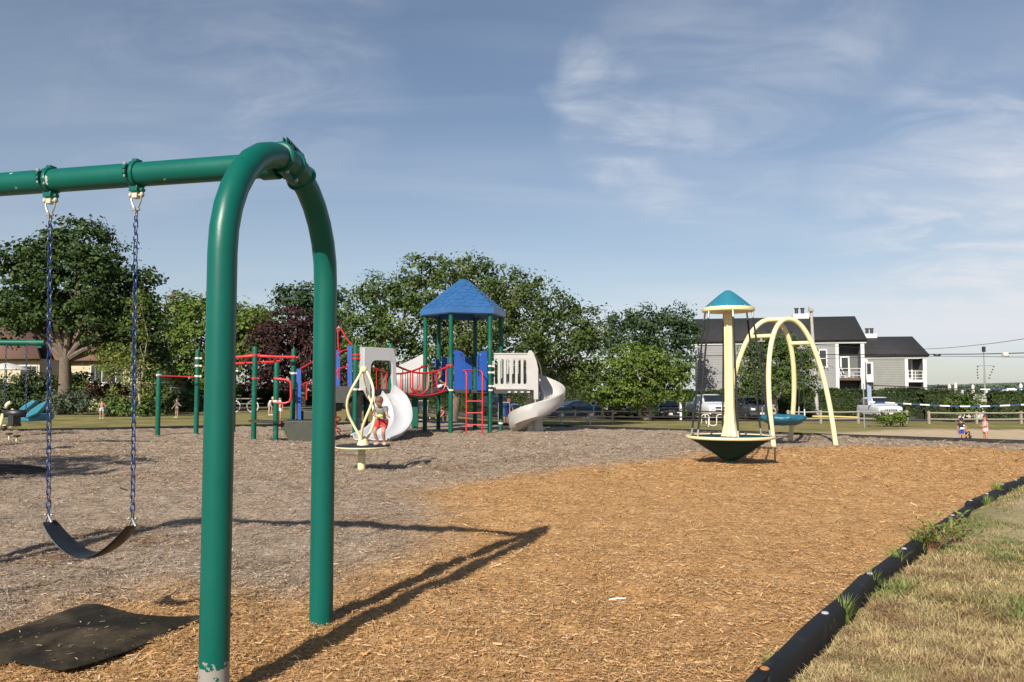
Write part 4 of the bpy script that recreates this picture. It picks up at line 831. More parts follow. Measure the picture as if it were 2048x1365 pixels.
# clatter bridge
br_ = thing('clatter_bridge', 'sagging dark bridge with curved red side rails between the two platforms', 'bridge', (HP[3] + FR) / 2)
def bridge_side(p, q, zs, n=12, sag=.16): return [p.lerp(q, i / n) + up * (zs - sag * math.sin(PI * i / n)) for i in range(n + 1)]
bf, bb = (FR + e2 * .10 + e1 * .0, HP[4] + V3(-.05, .02)), (BR + e1 * .0, HP[3] + V3(.02, .1))
F0, F1 = FR + V3(.05, .08), HP[4]; K0, K1 = BR, HP[3] + V3(-.05, .15)
mb = MB(); d0, d1 = bridge_side(F0, F1, DK - .02, sag=.20), bridge_side(K0, K1, DK - .02, sag=.20); mb.loft([d0, d1]); mb.build('bridge_deck', M['deck'], br_, solid=.05)
for a, b, nm in ((F0, F1, 'side_rail'), (K0, K1, 'side_rail')):
    mb = MB(); tp = bridge_side(a, b, 1.98, sag=.24); bt = bridge_side(a, b, DK + .02, sag=.20); mb.tube(tp, .028, 10); mb.tube(bt[1:-1], .02, 8)
    for i in (2, 3, 5, 6, 8): mb.tube([tp[i], bt[i]], .013, 8)
    for i, j in ((4, 7), (9, 11)):
        pts = [tp[i], tp[i].lerp(bt[i], .72), bt[i].lerp(bt[j], .28) + up * .05, bt[i].lerp(bt[j], .5) + up * .015, bt[i].lerp(bt[j], .72) + up * .05, tp[j].lerp(bt[j], .72), tp[j]]; mb.tube(pts, .02, 8)
    mb.build(nm, M['red'], br_)
clamp(HP[4], 1.98, parent=br_, m='red', ear=V3(-1, -.1)); clamp(HP[3], 1.98, parent=br_, m='red', ear=V3(-1, -.1))
# white chute shell behind the bridge
cb = thing('tube_slide', 'large off white moulded slide shell rising behind the red bridge', 'slide', T(815, 27))
rows = [[P(x, y, D) for x, y, D in r] for r in ([(780, 742, 26.4), (780, 765, 26.2), (784, 784, 26.4)], [(795, 730, 26.6), (797, 762, 26.2), (800, 788, 26.5)], [(815, 722, 26.8), (820, 756, 26.2), (824, 790, 26.5)], [(835, 712, 27), (842, 752, 26.3), (845, 788, 26.6)], [(852, 700, 27.1), (860, 748, 26.4), (862, 784, 26.7)])]
mb = MB(); mb.loft(rows); mb.build('slide_shell', M['whitepl'], cb, smooth=70, solid=.05, subd=2)
mb = MB(); mb.box(P(830, 830, 27.2), (.2, .2, 1.1)); mb.build('shell_support', M['greenpost'], cb)
# ---------------------------------------------------------------- fitness bars, left
fb = thing('overhead_ladder', 'red overhead ladder on tall round topped green posts with a plank bench', 'climbing bars', G(507, 879))
def gpost(px, py, ytop, D=None, name='post', par=fb, r=.0665):
    g = G(px, py) if D is None else T(px, D); z = P(px, ytop, g.y).z; mb = MB(); mb.tube([g - up * .03, g + up * z * .5, g + up * (z - .07), g + up * (z - .03), g + up * (z - .005)], [r, r, r, r * .85, r * .35], 18); mb.build(name, M['greenpost'], par); return g
p2 = gpost(392, 870, 699); p3 = gpost(466, 865, 703); p4 = gpost(507, 879, 692); p5 = gpost(551, 884, 724); p6 = gpost(585, 872, 697)
def px_tube(pts, r, name, m, par):
    mb = MB(); mb.tube([P(*p) for p in pts], r, 10); return mb.build(name, M[m], par)
px_tube([(432, 719, 23.0), (463, 716, 22.8), (507, 712, 22.6), (545, 714, 22.7), (590, 715, 22.8)], .045, 'ladder_rail', 'red', fb)
px_tube([(432, 730, 23.6), (463, 728, 23.5), (551, 724, 23.2), (562, 722, 23.1)], .035, 'ladder_rail', 'red', fb)
for x0, x1, y0, y1 in ((470, 468, 718, 728), (492, 490, 716, 727), (522, 516, 716, 726), (553, 545, 716, 724)): px_tube([(x0, y0, 22.7), (x1, y1, 23.4)], .022, 'rung', 'red', fb)
px_tube([(552, 758, 20.3), (572, 760, 20.3), (580, 763, 20.3), (582, 770, 20.3), (582, 795, 20.3), (579, 804, 20.3), (570, 807, 20.3), (552, 806, 20.3)], .03, 'loop_handle', 'red', fb)
px_tube([(510, 757, 21.2), (513, 757, 21.2), (515, 759, 21.2), (515, 770, 21.2), (512, 772, 21.2)], .015, 'small_handle', 'deck', fb)
for g, ys_ in ((p2, (717, 732, 753)), (p4, (711, 757, 842)), (p5, (757, 803, 845)), (p6, (715, 747)), (p3, (742, 716))):
    for y_ in ys_: clamp(g, P(1024, y_, g.y).z, parent=fb, m=clampm if y_ in (717, 732, 753, 742, 747, 803) else 'red', ear=V3(1, -.2))
px_tube([(466, 742, 24.7), (461, 760, 24.6), (468, 775, 24.6)], .015, 'grab_loop', 'greenpost', fb)
a, b = P(507, 843, 21.2), P(556, 844, 20.35); mb = MB(); d = b - a; mb.box((a + b) / 2, (d.length, .28, .06), math.atan2(d.y, d.x)); mb.build('plank', M['olive'], fb)
cu = thing('chin_up_bar', 'low green post with a thin red chin up bar beside the overhead ladder', 'climbing bars', G(315, 872)); g = gpost(315, 872, 741, par=cu); px_tube([(315, 752, 22.9), (350, 753, 23.1), (392, 755, 23.3)], .018, 'bar', 'red', cu)
mb = MB(); z_ = P(1024, 751, g.y).z; mb.lathe([(.07, z_ - .03), (.08, z_ - .02), (.08, z_ + .02), (.07, z_ + .03)], V3(g.x, g.y), 16); mb.build('clamp', clampm, cu)
# ---------------------------------------------------------------- far left: second swing frame, toddler swing, rider, stepping pods
x0 = P(-130, 684, 17.4); s2f = thing('swing_set', 'green single post swing set whose beam end shows at the left edge', 'swing set', (x0.x, x0.y, 0))
mb = MB(); pz = P(-130, 686, 17.4).z; mb.tube([V3(x0.x, x0.y, -.03), V3(x0.x, x0.y, pz - .3), V3(x0.x, x0.y, pz - .02)], .08, 16); mb.build('post', M['greenpost'], s2f)
mb = MB(); e0, e1_ = P(-350, 684, 17.0), P(89, 686, 17.6); mb.tube([e0, e0.lerp(e1_, .5), e1_], .063, 18); mb.box(e1_ - V3(.1, 0, .085), (.09, .06, .05)); mb.build('beam', M['greenpost'], s2f)
tb = P(29, 832, 17.4); ts = thing('toddler_swing', 'black toddler bucket swing on two chains at the left edge', 'swing', (tb.x, tb.y, 0))
mb = MB(); rows = []
for k in range(9):
    a = PI * k / 8; rows.append([tb + V3(-.22 * math.cos(a), -.13 * math.sin(a), .12), tb + V3(-.21 * math.cos(a), -.12 * math.sin(a), -.03)])
mb.loft(rows); mb.loft([[p + V3(0, .02 + 2 * (tb.y - p.y)) for p in r] for r in rows]); mb.box(tb + V3(0, 0, -.10), (.10, .26, .22)); mb.box(tb + V3(0, 0, -.20), (.17, .2, .03)); mb.build('bucket', M['seat'], ts, solid=.02)
for px in (8, 52): mb = MB(); q = P(px, 819, 17.4); chain_links(mb, V3(q.x + (.0 if px < 20 else -.03), q.y, e1_.z - .06), q, .05, .016, .035, .005); mb.build('chain', M['chain'], ts)
rd = thing('rider_rocker', 'teal winged rocker seat on cream legs at the left edge of the play area', 'rocker', G(30, 864, 0))
def wing(pts, D, dep, name):
    q = [P(x, y, D) for x, y in pts]; O = q[0]; mb = MB(); mb.poly([(p.x - O.x, p.z - O.z) for p in q], [], O, (1, 0, 0), up, dep); return mb.build(name, M['teal'], rd, bevel=.04)
wing([(45, 836), (60, 820), (78, 808), (90, 803), (93, 806), (86, 816), (74, 828), (52, 838)], 23.0, .22, 'wing'); wing([(36, 819), (48, 809), (62, 802), (68, 801), (71, 805), (62, 813), (44, 826)], 24.0, .22, 'wing')
wing([(10, 836), (45, 831), (76, 828), (79, 836), (74, 842), (60, 844), (30, 843), (12, 840)], 23.2, .8, 'seat')
for pts in ([(-6, 862, 23), (2, 848, 23), (7, 828, 23)], [(4, 854, 23.2), (22, 853, 23.2), (40, 847, 23.2)], [(10, 816, 23.6), (16, 808, 23.6), (22, 805, 23.6)]): px_tube(pts, .055, 'leg', 'cream', rd)
mb = MB(); mb.ball(P(8, 857, 22.8), .075, 12); mb.build('hub', M['black'], rd)
for px, py, lab in ((18, 879, 'small black topped stepping pod nearer the left edge'), (33, 884, 'small black topped stepping pod on a cream stem, right one of the pair')):
    g = G(px, py); o = thing('stepping_pod', lab, 'stepping pod', g, 'stepping pods'); mb = MB(); mb.tube([g - up * .02, g + up * .13], .02, 8); mb.build('stem', M['cream'], o); mb = MB(); mb.lathe([(.03, .11), (.085, .13), (.085, .155), (.05, .165), (0, .167)], g, 16); mb.build('top', M['black'], o)
# ---------------------------------------------------------------- trees
def leafmat(name, c, tint, tr=.3):
    return mat(name, c, .62, .22, .6, tint=tint, trans=tr, spec=.28)
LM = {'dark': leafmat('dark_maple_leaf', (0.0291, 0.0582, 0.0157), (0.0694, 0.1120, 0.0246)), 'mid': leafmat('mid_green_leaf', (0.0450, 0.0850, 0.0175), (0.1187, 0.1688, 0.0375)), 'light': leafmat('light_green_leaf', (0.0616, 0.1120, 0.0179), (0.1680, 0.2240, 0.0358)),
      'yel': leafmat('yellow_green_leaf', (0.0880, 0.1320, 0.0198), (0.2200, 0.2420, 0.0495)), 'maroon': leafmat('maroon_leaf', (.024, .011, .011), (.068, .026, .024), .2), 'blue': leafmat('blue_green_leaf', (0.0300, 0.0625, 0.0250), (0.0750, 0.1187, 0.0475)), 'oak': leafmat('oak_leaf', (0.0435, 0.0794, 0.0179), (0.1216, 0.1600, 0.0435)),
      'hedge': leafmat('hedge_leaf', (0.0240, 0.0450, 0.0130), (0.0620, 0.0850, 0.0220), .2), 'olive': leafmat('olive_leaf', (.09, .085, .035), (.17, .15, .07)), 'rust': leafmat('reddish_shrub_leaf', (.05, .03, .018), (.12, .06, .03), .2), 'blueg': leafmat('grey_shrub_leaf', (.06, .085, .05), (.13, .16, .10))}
def clump_leaves(lobes, leaf, per_area, nleaf, clump_r, flat=.6, droop=0., inner=.12):
    """leaf clumps over the outside of ellipsoid lobes (centre, rx, ry, rz)"""
    Cs, Ns, Ts = [], [], []
    for c, rx, ry, rz in lobes:
        area = 4 * PI * ((rx * ry) ** 1.6 / 3 + (rx * rz) ** 1.6 / 3 + (ry * rz) ** 1.6 / 3) ** (1 / 1.6); n = max(6, int(area * per_area))
        d = unit(rng.normal(size=(n, 3))); d = d[(d[:, 2] > -.75) | (rng.random(n) < .5)]; n = len(d)
        rad = 1 + .22 * (rng.random(n) - .62) - inner * (rng.random(n) < .3) * rng.random(n) * 3
        cc = np.array(c) + d * np.array([rx, ry, rz]) * rad[:, None]; cr = clump_r * rng.uniform(.55, 1.3, n); tn = np.clip(rng.normal(.42, .24, n), 0, 1)
        k = np.repeat(np.arange(n), nleaf); off = rng.normal(size=(len(k), 3)) * np.array([.5, .5, .5 * flat]) * cr[k][:, None]
        off[:, 2] -= droop * (off[:, 0] ** 2 + off[:, 1] ** 2) / np.maximum(cr[k], .1)
        Cs.append(cc[k] + off); Ns.append(d[k] * .55 + np.array([0, 0, .6]) + off / np.maximum(cr[k], .1)[:, None] * .5 + rng.normal(size=(len(k), 3)) * .55); Ts.append(np.clip(tn[k] + rng.normal(size=len(k)) * .17, 0, 1))
    C, Nn, Tt = np.concatenate(Cs), np.concatenate(Ns), np.concatenate(Ts)
    return leaf_quads(C, Nn, leaf, .62), Tt
def tree(label, base, lobes_px, D, kind, name='tree', leaf=.30, per=.85, nleaf=30, cr=.6, trunk=.28, bark='bark', group=None, split_z=None, flat=.6, limbs=True, depth=.85, forks=None, fill=1.7):
    k = F / D; lobes = []
    for q in lobes_px:
        px, py, rx, ry = q[:4]; dz = q[4] if len(q) > 4 else random.uniform(-.35, .35) * rx / k; p = P(px, py, D + dz); lobes.append((p, rx / k, max(rx, ry) / k * depth, ry / k))
    t = thing(name, label, 'tree', base, group); mb = MB(); base = Vector(base)
    cz = sum(l[0].z for l in lobes) / len(lobes); cen = Vector((sum(l[0].x for l in lobes) / len(lobes), sum(l[0].y for l in lobes) / len(lobes), cz)); zs = split_z if split_z else base.z + (cz - base.z) * .38
    f = Vector((base.x * .8 + cen.x * .2, base.y, zs)); mb.tube([base - up * .1, base + up * .25, base.lerp(f, .5) + V3(.05, 0, 0), f], [trunk * 1.35, trunk * 1.05, trunk * .9, trunk * .75], 10)
    if limbs:
        for c, rx, ry, rz in lobes:
            e = c + V3(random.uniform(-.3, .3) * rx, 0, -.1 * rz); m_ = f.lerp(e, .5) + V3(random.uniform(-.3, .3), random.uniform(-.3, .3), .12 * (e - f).length); mb.tube([f - up * .15, f.lerp(m_, .5) + up * .05, m_, e], [trunk * .50, trunk * .36, trunk * .25, .02], 7)
            for j in range(4):
                a = m_.lerp(e, random.uniform(.2, 1)); tip = c + Vector((random.uniform(-.75, .75) * rx, random.uniform(-.6, .3) * ry, random.uniform(-.6, .6) * rz)); mb.tube([a, a.lerp(tip, .5) + up * .1, tip], [trunk * .16, trunk * .1, .012], 5)
    mb.build('trunk', M[bark], t)
    V, tt = clump_leaves(lobes, leaf * .62, per * 1.25, int(nleaf * 1.9), cr, flat); Vi, ti = clump_leaves([(c, rx * .72, ry * .72, rz * .72) for c, rx, ry, rz in lobes], leaf, per * .8 * fill, nleaf // 2, cr, .9); V = np.concatenate([V, Vi]); tt = np.concatenate([tt, ti]); npmesh('crown', V, 4, LM[kind], t, None, {'tint': tt}); return t
BG = 'trees along the edge of the park'
tree('large dark green maple with a forked trunk in front of the cream house', T(128, 44), [(150, 492, 62, 58), (195, 520, 52, 62), (95, 505, 48, 42), (60, 545, 62, 62), (30, 520, 40, 36), (150, 575, 80, 60), (230, 585, 60, 55, 1), (275, 600, 45, 70, 1.5), (50, 615, 62, 46), (115, 632, 70, 36), (275, 660, 58, 78, 1.6), (8, 640, 46, 46), (195, 648, 62, 42), (250, 690, 40, 40), (300, 715, 38, 50, 1.6), (20, 620, 60, 46, 3), (65, 655, 36, 22), (180, 605, 70, 50, 3)], 44, 'dark', 'maple_tree', leaf=.33, per=.95, nleaf=30, cr=.62, trunk=.36, group=BG, split_z=P(0, 715, 44).z, flat=.45, fill=2.2)
tree('bright green leafy tree left of the near arch leg', T(385, 60), [(355, 690, 42, 60), (385, 625, 42, 40), (420, 660, 60, 70), (375, 740, 60, 50), (460, 640, 42, 44), (485, 680, 42, 60), (440, 735, 70, 50), (505, 640, 30, 34)], 60, 'light', 'leafy_tree', leaf=.40, per=.62, nleaf=28, cr=.8, group=BG)
tree('faded olive tree top far behind the bright green tree', T(352, 85), [(352, 603, 22, 20), (362, 622, 30, 24), (350, 650, 30, 40)], 85, 'olive', 'distant_tree', leaf=.45, per=.5, nleaf=22, cr=.8, group=BG)
tree('dark maroon copper beech between the two near arch legs', T(590, 54), [(585, 660, 62, 46), (545, 700, 52, 52), (620, 690, 66, 64), (585, 740, 80, 55), (525, 745, 30, 45), (665, 735, 42, 52), (660, 680, 34, 42)], 54, 'maroon', 'copper_beech', leaf=.32, per=.8, nleaf=30, cr=.62, group=BG)
tree('pale green tree top showing above the copper beech', T(605, 64), [(590, 588, 38, 24), (620, 600, 38, 32), (570, 610, 26, 22), (640, 630, 40, 40)], 64, 'blue', 'leafy_tree', leaf=.40, per=.7, nleaf=24, cr=.75, group=BG)
tree('low yellow green tree beyond the left arch leg', T(500, 74), [(505, 632, 30, 26), (535, 640, 30, 24), (520, 670, 36, 40)], 74, 'yel', 'distant_tree', leaf=.42, per=.7, nleaf=24, cr=.8, group=BG)
tree('dark narrow tree just right of the far arch leg', T(678, 58), [(672, 598, 18, 22), (682, 630, 26, 34), (675, 670, 32, 40), (690, 720, 34, 44)], 58, 'blue', 'dark_tree', leaf=.34, per=.9, nleaf=26, cr=.6, group=BG)
tree('tall spreading oak directly behind the blue roof', T(905, 46), [(845, 545, 48, 36), (905, 535, 60, 30), (960, 545, 46, 32), (880, 590, 78, 46), (965, 590, 70, 46), (1015, 575, 56, 36), (1060, 572, 32, 22), (1035, 625, 72, 50), (930, 655, 95, 55), (1000, 695, 90, 60), (860, 660, 60, 50), (905, 730, 80, 50), (1060, 690, 56, 52)], 46, 'oak', 'oak_tree', leaf=.29, per=.80, nleaf=30, cr=.58, trunk=.30, bark='bark', group=BG)
tree('bushy green tree left of the blue roof with a ragged top', T(770, 46), [(735, 575, 34, 26), (770, 590, 48, 36), (735, 630, 48, 48), (795, 640, 62, 55), (720, 690, 40, 52), (765, 705, 70, 52), (830, 720, 56, 54), (820, 590, 46, 40)], 46, 'mid', 'leafy_tree', leaf=.29, per=.80, nleaf=30, cr=.56, group=BG)
tree('rounded green tree right of the blue roof sloping down to the right', T(1046, 49), [(1105, 612, 50, 36), (1150, 645, 46, 42), (1188, 662, 30, 42), (1110, 680, 66, 56), (1170, 710, 44, 50), (1085, 735, 60, 48), (1145, 755, 56, 38)], 49, 'oak', 'oak_tree', leaf=.30, per=.85, nleaf=30, cr=.58, bark='barkpale', group=BG, split_z=1.5)
tree('dark bluish tree left of the grey condominium', T(1290, 78), [(1250, 640, 30, 18), (1290, 640, 40, 26), (1350, 642, 38, 30), (1325, 670, 55, 40), (1375, 670, 22, 36), (1265, 680, 42, 42), (1345, 720, 48, 50), (1225, 680, 24, 44)], 78, 'blue', 'dark_tree', leaf=.42, per=.62, nleaf=26, cr=.8, group=BG)
tree('low spreading light green tree between the parked sedan and the dark off-roader', T(1290, 63), [(1260, 712, 44, 24), (1305, 715, 44, 24), (1225, 742, 46, 30), (1285, 748, 70, 36), (1345, 745, 36, 30), (1205, 775, 36, 28), (1265, 785, 56, 28), (1340, 775, 42, 26), (1225, 795, 36, 18)], 63, 'light', 'spreading_tree', leaf=.36, per=.85, nleaf=28, cr=.62, trunk=.30, bark='bark', group=BG, split_z=P(0, 800, 63).z, flat=.45)
tree('round topped tree in front of the grey condominium, framed by the cream arches', T(1547, 65), [(1545, 690, 34, 22), (1515, 705, 36, 32), (1575, 700, 40, 28), (1550, 730, 60, 40), (1600, 728, 36, 40), (1500, 745, 34, 36), (1545, 770, 62, 28), (1605, 765, 32, 26)], 65, 'mid', 'leafy_tree', leaf=.34, per=.9, nleaf=28, cr=.62, trunk=.28, bark='barkpale', group=BG, split_z=P(0, 800, 65).z)
tree('thin yellow green young conifer beside the swing chain', T(279, 40), [(280, 600, 7, 18), (279, 640, 14, 26), (276, 690, 20, 34), (262, 720, 34, 22), (278, 745, 42, 30), (262, 785, 40, 24), (305, 770, 36, 26)], 40, 'yel', 'young_conifer', leaf=.20, per=1.1, nleaf=16, cr=.5, trunk=.07, bark='barkpale', group=BG, depth=.9)
tree('yellow green shrubby tree in front of the cream house', T(225, 43), [(215, 700, 30, 20), (225, 722, 34, 24), (245, 740, 34, 28), (212, 735, 20, 16)], 43, 'yel', 'shrub_tree', leaf=.22, per=1.0, nleaf=18, cr=.5, trunk=.06, group=BG)
sh = thing('shade_tree', 'tree just outside the left edge whose shadow crosses the grey mulch', 'tree', (-13.4, 4.2, 0)); mb = MB(); mb.tube([(-13.4, 4.2, -.1), (-13.3, 4.2, 3), (-13.2, 4.3, 6.4)], [.25, .2, .12], 10); mb.build('trunk', M['bark'], sh)
V, tt = clump_leaves([((-12.4, 4.3, 6.4), 2.5, 1.7, 1.1), ((-11.2, 5.4, 6.2), 1.5, 1.0, .6), ((-14.5, 3.8, 6.6), 2.5, 2.0, 1.4)], .34, .9, 26, .6); npmesh('crown', V, 4, LM['dark'], sh, None, {'tint': tt})
# ---------------------------------------------------------------- hedges and shrubs
def shrub(label, lobes, D, kind='hedge', name='shrub', cat='shrub', leaf=.24, per=1.6, nleaf=22, cr=.42, group=None, depth=1.0, base=None):
    k = F / D; ls = [(P(x, y, D), rx / k, rx / k * depth, ry / k) for x, y, rx, ry in lobes]; b = base if base is not None else T(lobes[0][0], D)
    t = thing(name, label, cat, b, group); V, tt = clump_leaves(ls, leaf * .7, per * 2.0, int(nleaf * 2.0), cr, .7); Vi, ti = clump_leaves([(c, rx * .7, ry * .7, rz * .7) for c, rx, ry, rz in ls], leaf * 1.2, per, nleaf, cr, .9); V = np.concatenate([V, Vi]); tt = np.concatenate([tt, ti]); npmesh('foliage', V, 4, LM[kind], t, None, {'tint': tt})
    mb = MB()
    for c, rx, ry, rz in ls:
        for j in range(3): mb.tube([Vector((c.x + random.uniform(-.3, .3), c.y, b[2] - .05)), c + V3(random.uniform(-.4, .4) * rx, 0, .2 * rz)], [.035, .012], 5)
    mb.tube([Vector((ls[0][0].x - .1, ls[0][0].y, b[2])), Vector((ls[-1][0].x + .1, ls[-1][0].y, b[2]))], .02, 5)
    mb.build('stem', M['bark'], t); return t
def hedge(label, px0, px1, D0, D1, ytop, kind='hedge', thick=1.6, group='clipped hedges behind the parking lot', bump=.10, n=9000, leaf=.20):
    a, b = T(px0, D0), T(px1, D1); t = thing('hedge', label, 'hedge', (a + b) / 2, group); d = (b - a); Ld = d.length; d.normalize(); nn = np.array((d.y, -d.x, 0)); nn = nn if nn[1] < 0 else -nn
    u_ = rng.random(n); face = rng.random(n); top = face > .62; f = rng.random(n); end = face < .035; u_ = np.where(end, np.round(u_), u_); P0 = np.array(a)[None] + np.array(b - a)[None] * u_[:, None]
    za = np.array([terr(x, y) for x, y in P0[:, :2]]); zt = HC + (780 - ytop) / F * P0[:, 1] + (vnoise(u_ * Ld * .9, u_ * 0 + 3) - .5) * bump * 4
    z = np.where(top, zt, za + (zt - za) * f); off = np.where(top | end, (rng.random(n) - .5) * thick, thick / 2 - .1 * (rng.random(n)) + (vnoise(u_ * Ld * 1.3, f * 3) - .5) * .35)
    C = P0 * np.array([1, 1, 0]) + nn * off[:, None]; C[:, 2] = z + rng.normal(size=n) * .06
    Nn = np.where(top[:, None], np.array([0, 0, 1.]), nn) + rng.normal(size=(n, 3)) * .7; tt = np.clip(vnoise(u_ * Ld * .8 + 5, f * 2.2) * .9 + rng.normal(size=n) * .16, 0, 1)
    npmesh('foliage', leaf_quads(C, Nn, leaf, .7), 4, LM[kind], t, None, {'tint': tt})
    mb = MB(); rows = []
    for i in range(13):
        p = a + (b - a) * (.004 + .992 * i / 12); z0, z1 = terr(p.x, p.y), HC + (780 - ytop) / F * p.y - .12; nv = Vector(nn)
        rows.append([p + nv * (thick / 2 - .12) + up * (z0 - p.z), p + nv * (thick / 2 - .12) + up * (z1 - p.z), p - nv * (thick / 2 - .12) + up * (z1 - p.z), p - nv * (thick / 2 - .12) + up * (z0 - p.z)])
    mb.loft(rows); mb.build('branches', M['hedgecore'], t); return t
M['hedgecore'] = mat('hedge_twigs', (.016, .022, .009), .95, .4, 3)
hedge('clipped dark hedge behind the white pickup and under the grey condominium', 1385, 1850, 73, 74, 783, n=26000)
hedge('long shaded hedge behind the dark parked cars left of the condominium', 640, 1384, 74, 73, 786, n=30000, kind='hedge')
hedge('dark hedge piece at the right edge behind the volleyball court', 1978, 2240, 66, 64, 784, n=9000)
hedge('rough hedge piece right of the smaller condominium', 1840, 1902, 66, 66, 783, n=3500)
shrub('bushy green shrub growing in front of the white lattice gate', [(1915, 808, 26, 18), (1945, 806, 22, 18), (1930, 812, 30, 18)], 60, 'mid', group=None)
shrub('low green beach shrub at the foot of the left volleyball post', [(1785, 834, 24, 12), (1770, 838, 20, 8), (1800, 836, 16, 10)], 52, 'light', leaf=.16, cr=.3)
shrub('reddish low shrub under the big house window', [(200, 782, 32, 16), (235, 786, 28, 14)], 47, 'rust')
shrub('grey green mounded bush at the foot of the maple', [(140, 802, 34, 20), (120, 806, 26, 16), (160, 808, 24, 14)], 43, 'blueg', leaf=.2)
shrub('dark shrub row left of the maple trunk', [(20, 780, 34, 30), (60, 772, 34, 28), (95, 785, 30, 30), (40, 800, 40, 26), (85, 806, 36, 22), (0, 800, 30, 30)], 46, 'hedge')
shrub('dark green shrub right of the maple trunk under the house wall', [(165, 768, 22, 20), (150, 785, 26, 24)], 47, 'mid')
shrub('dark rounded bush between the conifer and the chin up bar', [(315, 790, 26, 34), (300, 806, 24, 22), (335, 806, 22, 24)], 44, 'hedge')
shrub('low green bush behind the two children on the lawn', [(250, 814, 34, 15), (215, 812, 26, 14), (285, 816, 24, 13)], 40.5, 'mid')
shrub('flowering green bush beyond the shirtless child', [(375, 800, 24, 20), (395, 812, 22, 16), (350, 815, 20, 14)], 50, 'mid')
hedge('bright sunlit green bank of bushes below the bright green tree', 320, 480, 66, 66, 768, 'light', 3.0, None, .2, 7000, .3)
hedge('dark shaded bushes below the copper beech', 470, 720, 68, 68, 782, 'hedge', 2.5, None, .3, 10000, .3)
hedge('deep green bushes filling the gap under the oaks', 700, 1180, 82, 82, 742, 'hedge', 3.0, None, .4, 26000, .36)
# far wooded shore over the water: one mass
n = 60000; x = rng.uniform(230, 560, n); y = 430 + rng.random(n) * 60 + (x - 230) * .1; hgt = 4.4 + 2.6 * vnoise(x * .028, y * 0 + 2) + 1.4 * vnoise(x * .12, y * .02)
C = np.stack([x, y, -2.6 + hgt * (1 - rng.random(n) ** 2.2)], 1); Nn = np.array([0, -.5, .7]) + rng.normal(size=(n, 3)) * .6
m_far = leafmat('far_wood_leaf', (.055, .085, .06), (.10, .13, .085), .1); tag(npmesh('treeline', leaf_quads(C, Nn, 1.5, .7), 4, m_far, None, (0, 0, 0), {'tint': np.clip(vnoise(x * .05, y * .05) + rng.normal(size=n) * .15, 0, 1)}), 'low wooded shore on the far side of the bay', 'treeline', None, 'stuff')
# ---------------------------------------------------------------- grey condominiums
def clap(name, c):                                              # clapboard siding: overlapping boards along z
    m = mat(name, c, .75, .10, 1.2); nt = m.node_tree; L = nt.links.new; b = next(n for n in nt.nodes if n.type == 'BSDF_PRINCIPLED'); g = nd(nt, 'ShaderNodeNewGeometry'); s = nd(nt, 'ShaderNodeSeparateXYZ'); L(g.outputs['Position'], s.inputs[0])
    a = nd(nt, 'ShaderNodeMath', operation='MULTIPLY'); a.inputs[1].default_value = 4.2; L(s.outputs['Z'], a.inputs[0]); f = nd(nt, 'ShaderNodeMath', operation='FRACT'); L(a.outputs[0], f.inputs[0]); i = nd(nt, 'ShaderNodeMath', operation='SUBTRACT'); i.inputs[0].default_value = 1; L(f.outputs[0], i.inputs[1])
    bp = nd(nt, 'ShaderNodeBump'); bp.inputs['Strength'].default_value = 1; bp.inputs['Distance'].default_value = .04; L(i.outputs[0], bp.inputs['Height']); L(bp.outputs[0], b.inputs['Normal']); return m
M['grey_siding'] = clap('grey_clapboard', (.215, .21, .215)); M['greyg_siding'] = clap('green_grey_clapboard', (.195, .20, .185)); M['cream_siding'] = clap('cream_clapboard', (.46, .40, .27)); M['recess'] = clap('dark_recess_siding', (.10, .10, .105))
M['roof_dark'] = mat('dark_roof_shingle', (.020, .020, .022), .85, .25, 1.5, bump=.5, bscale=9, stretch=(1, 1, 2.2)); M['roof_brown'] = mat('brown_roof_shingle', (.15, .085, .06), .9, .2, 1.5, bump=.5, bscale=9)
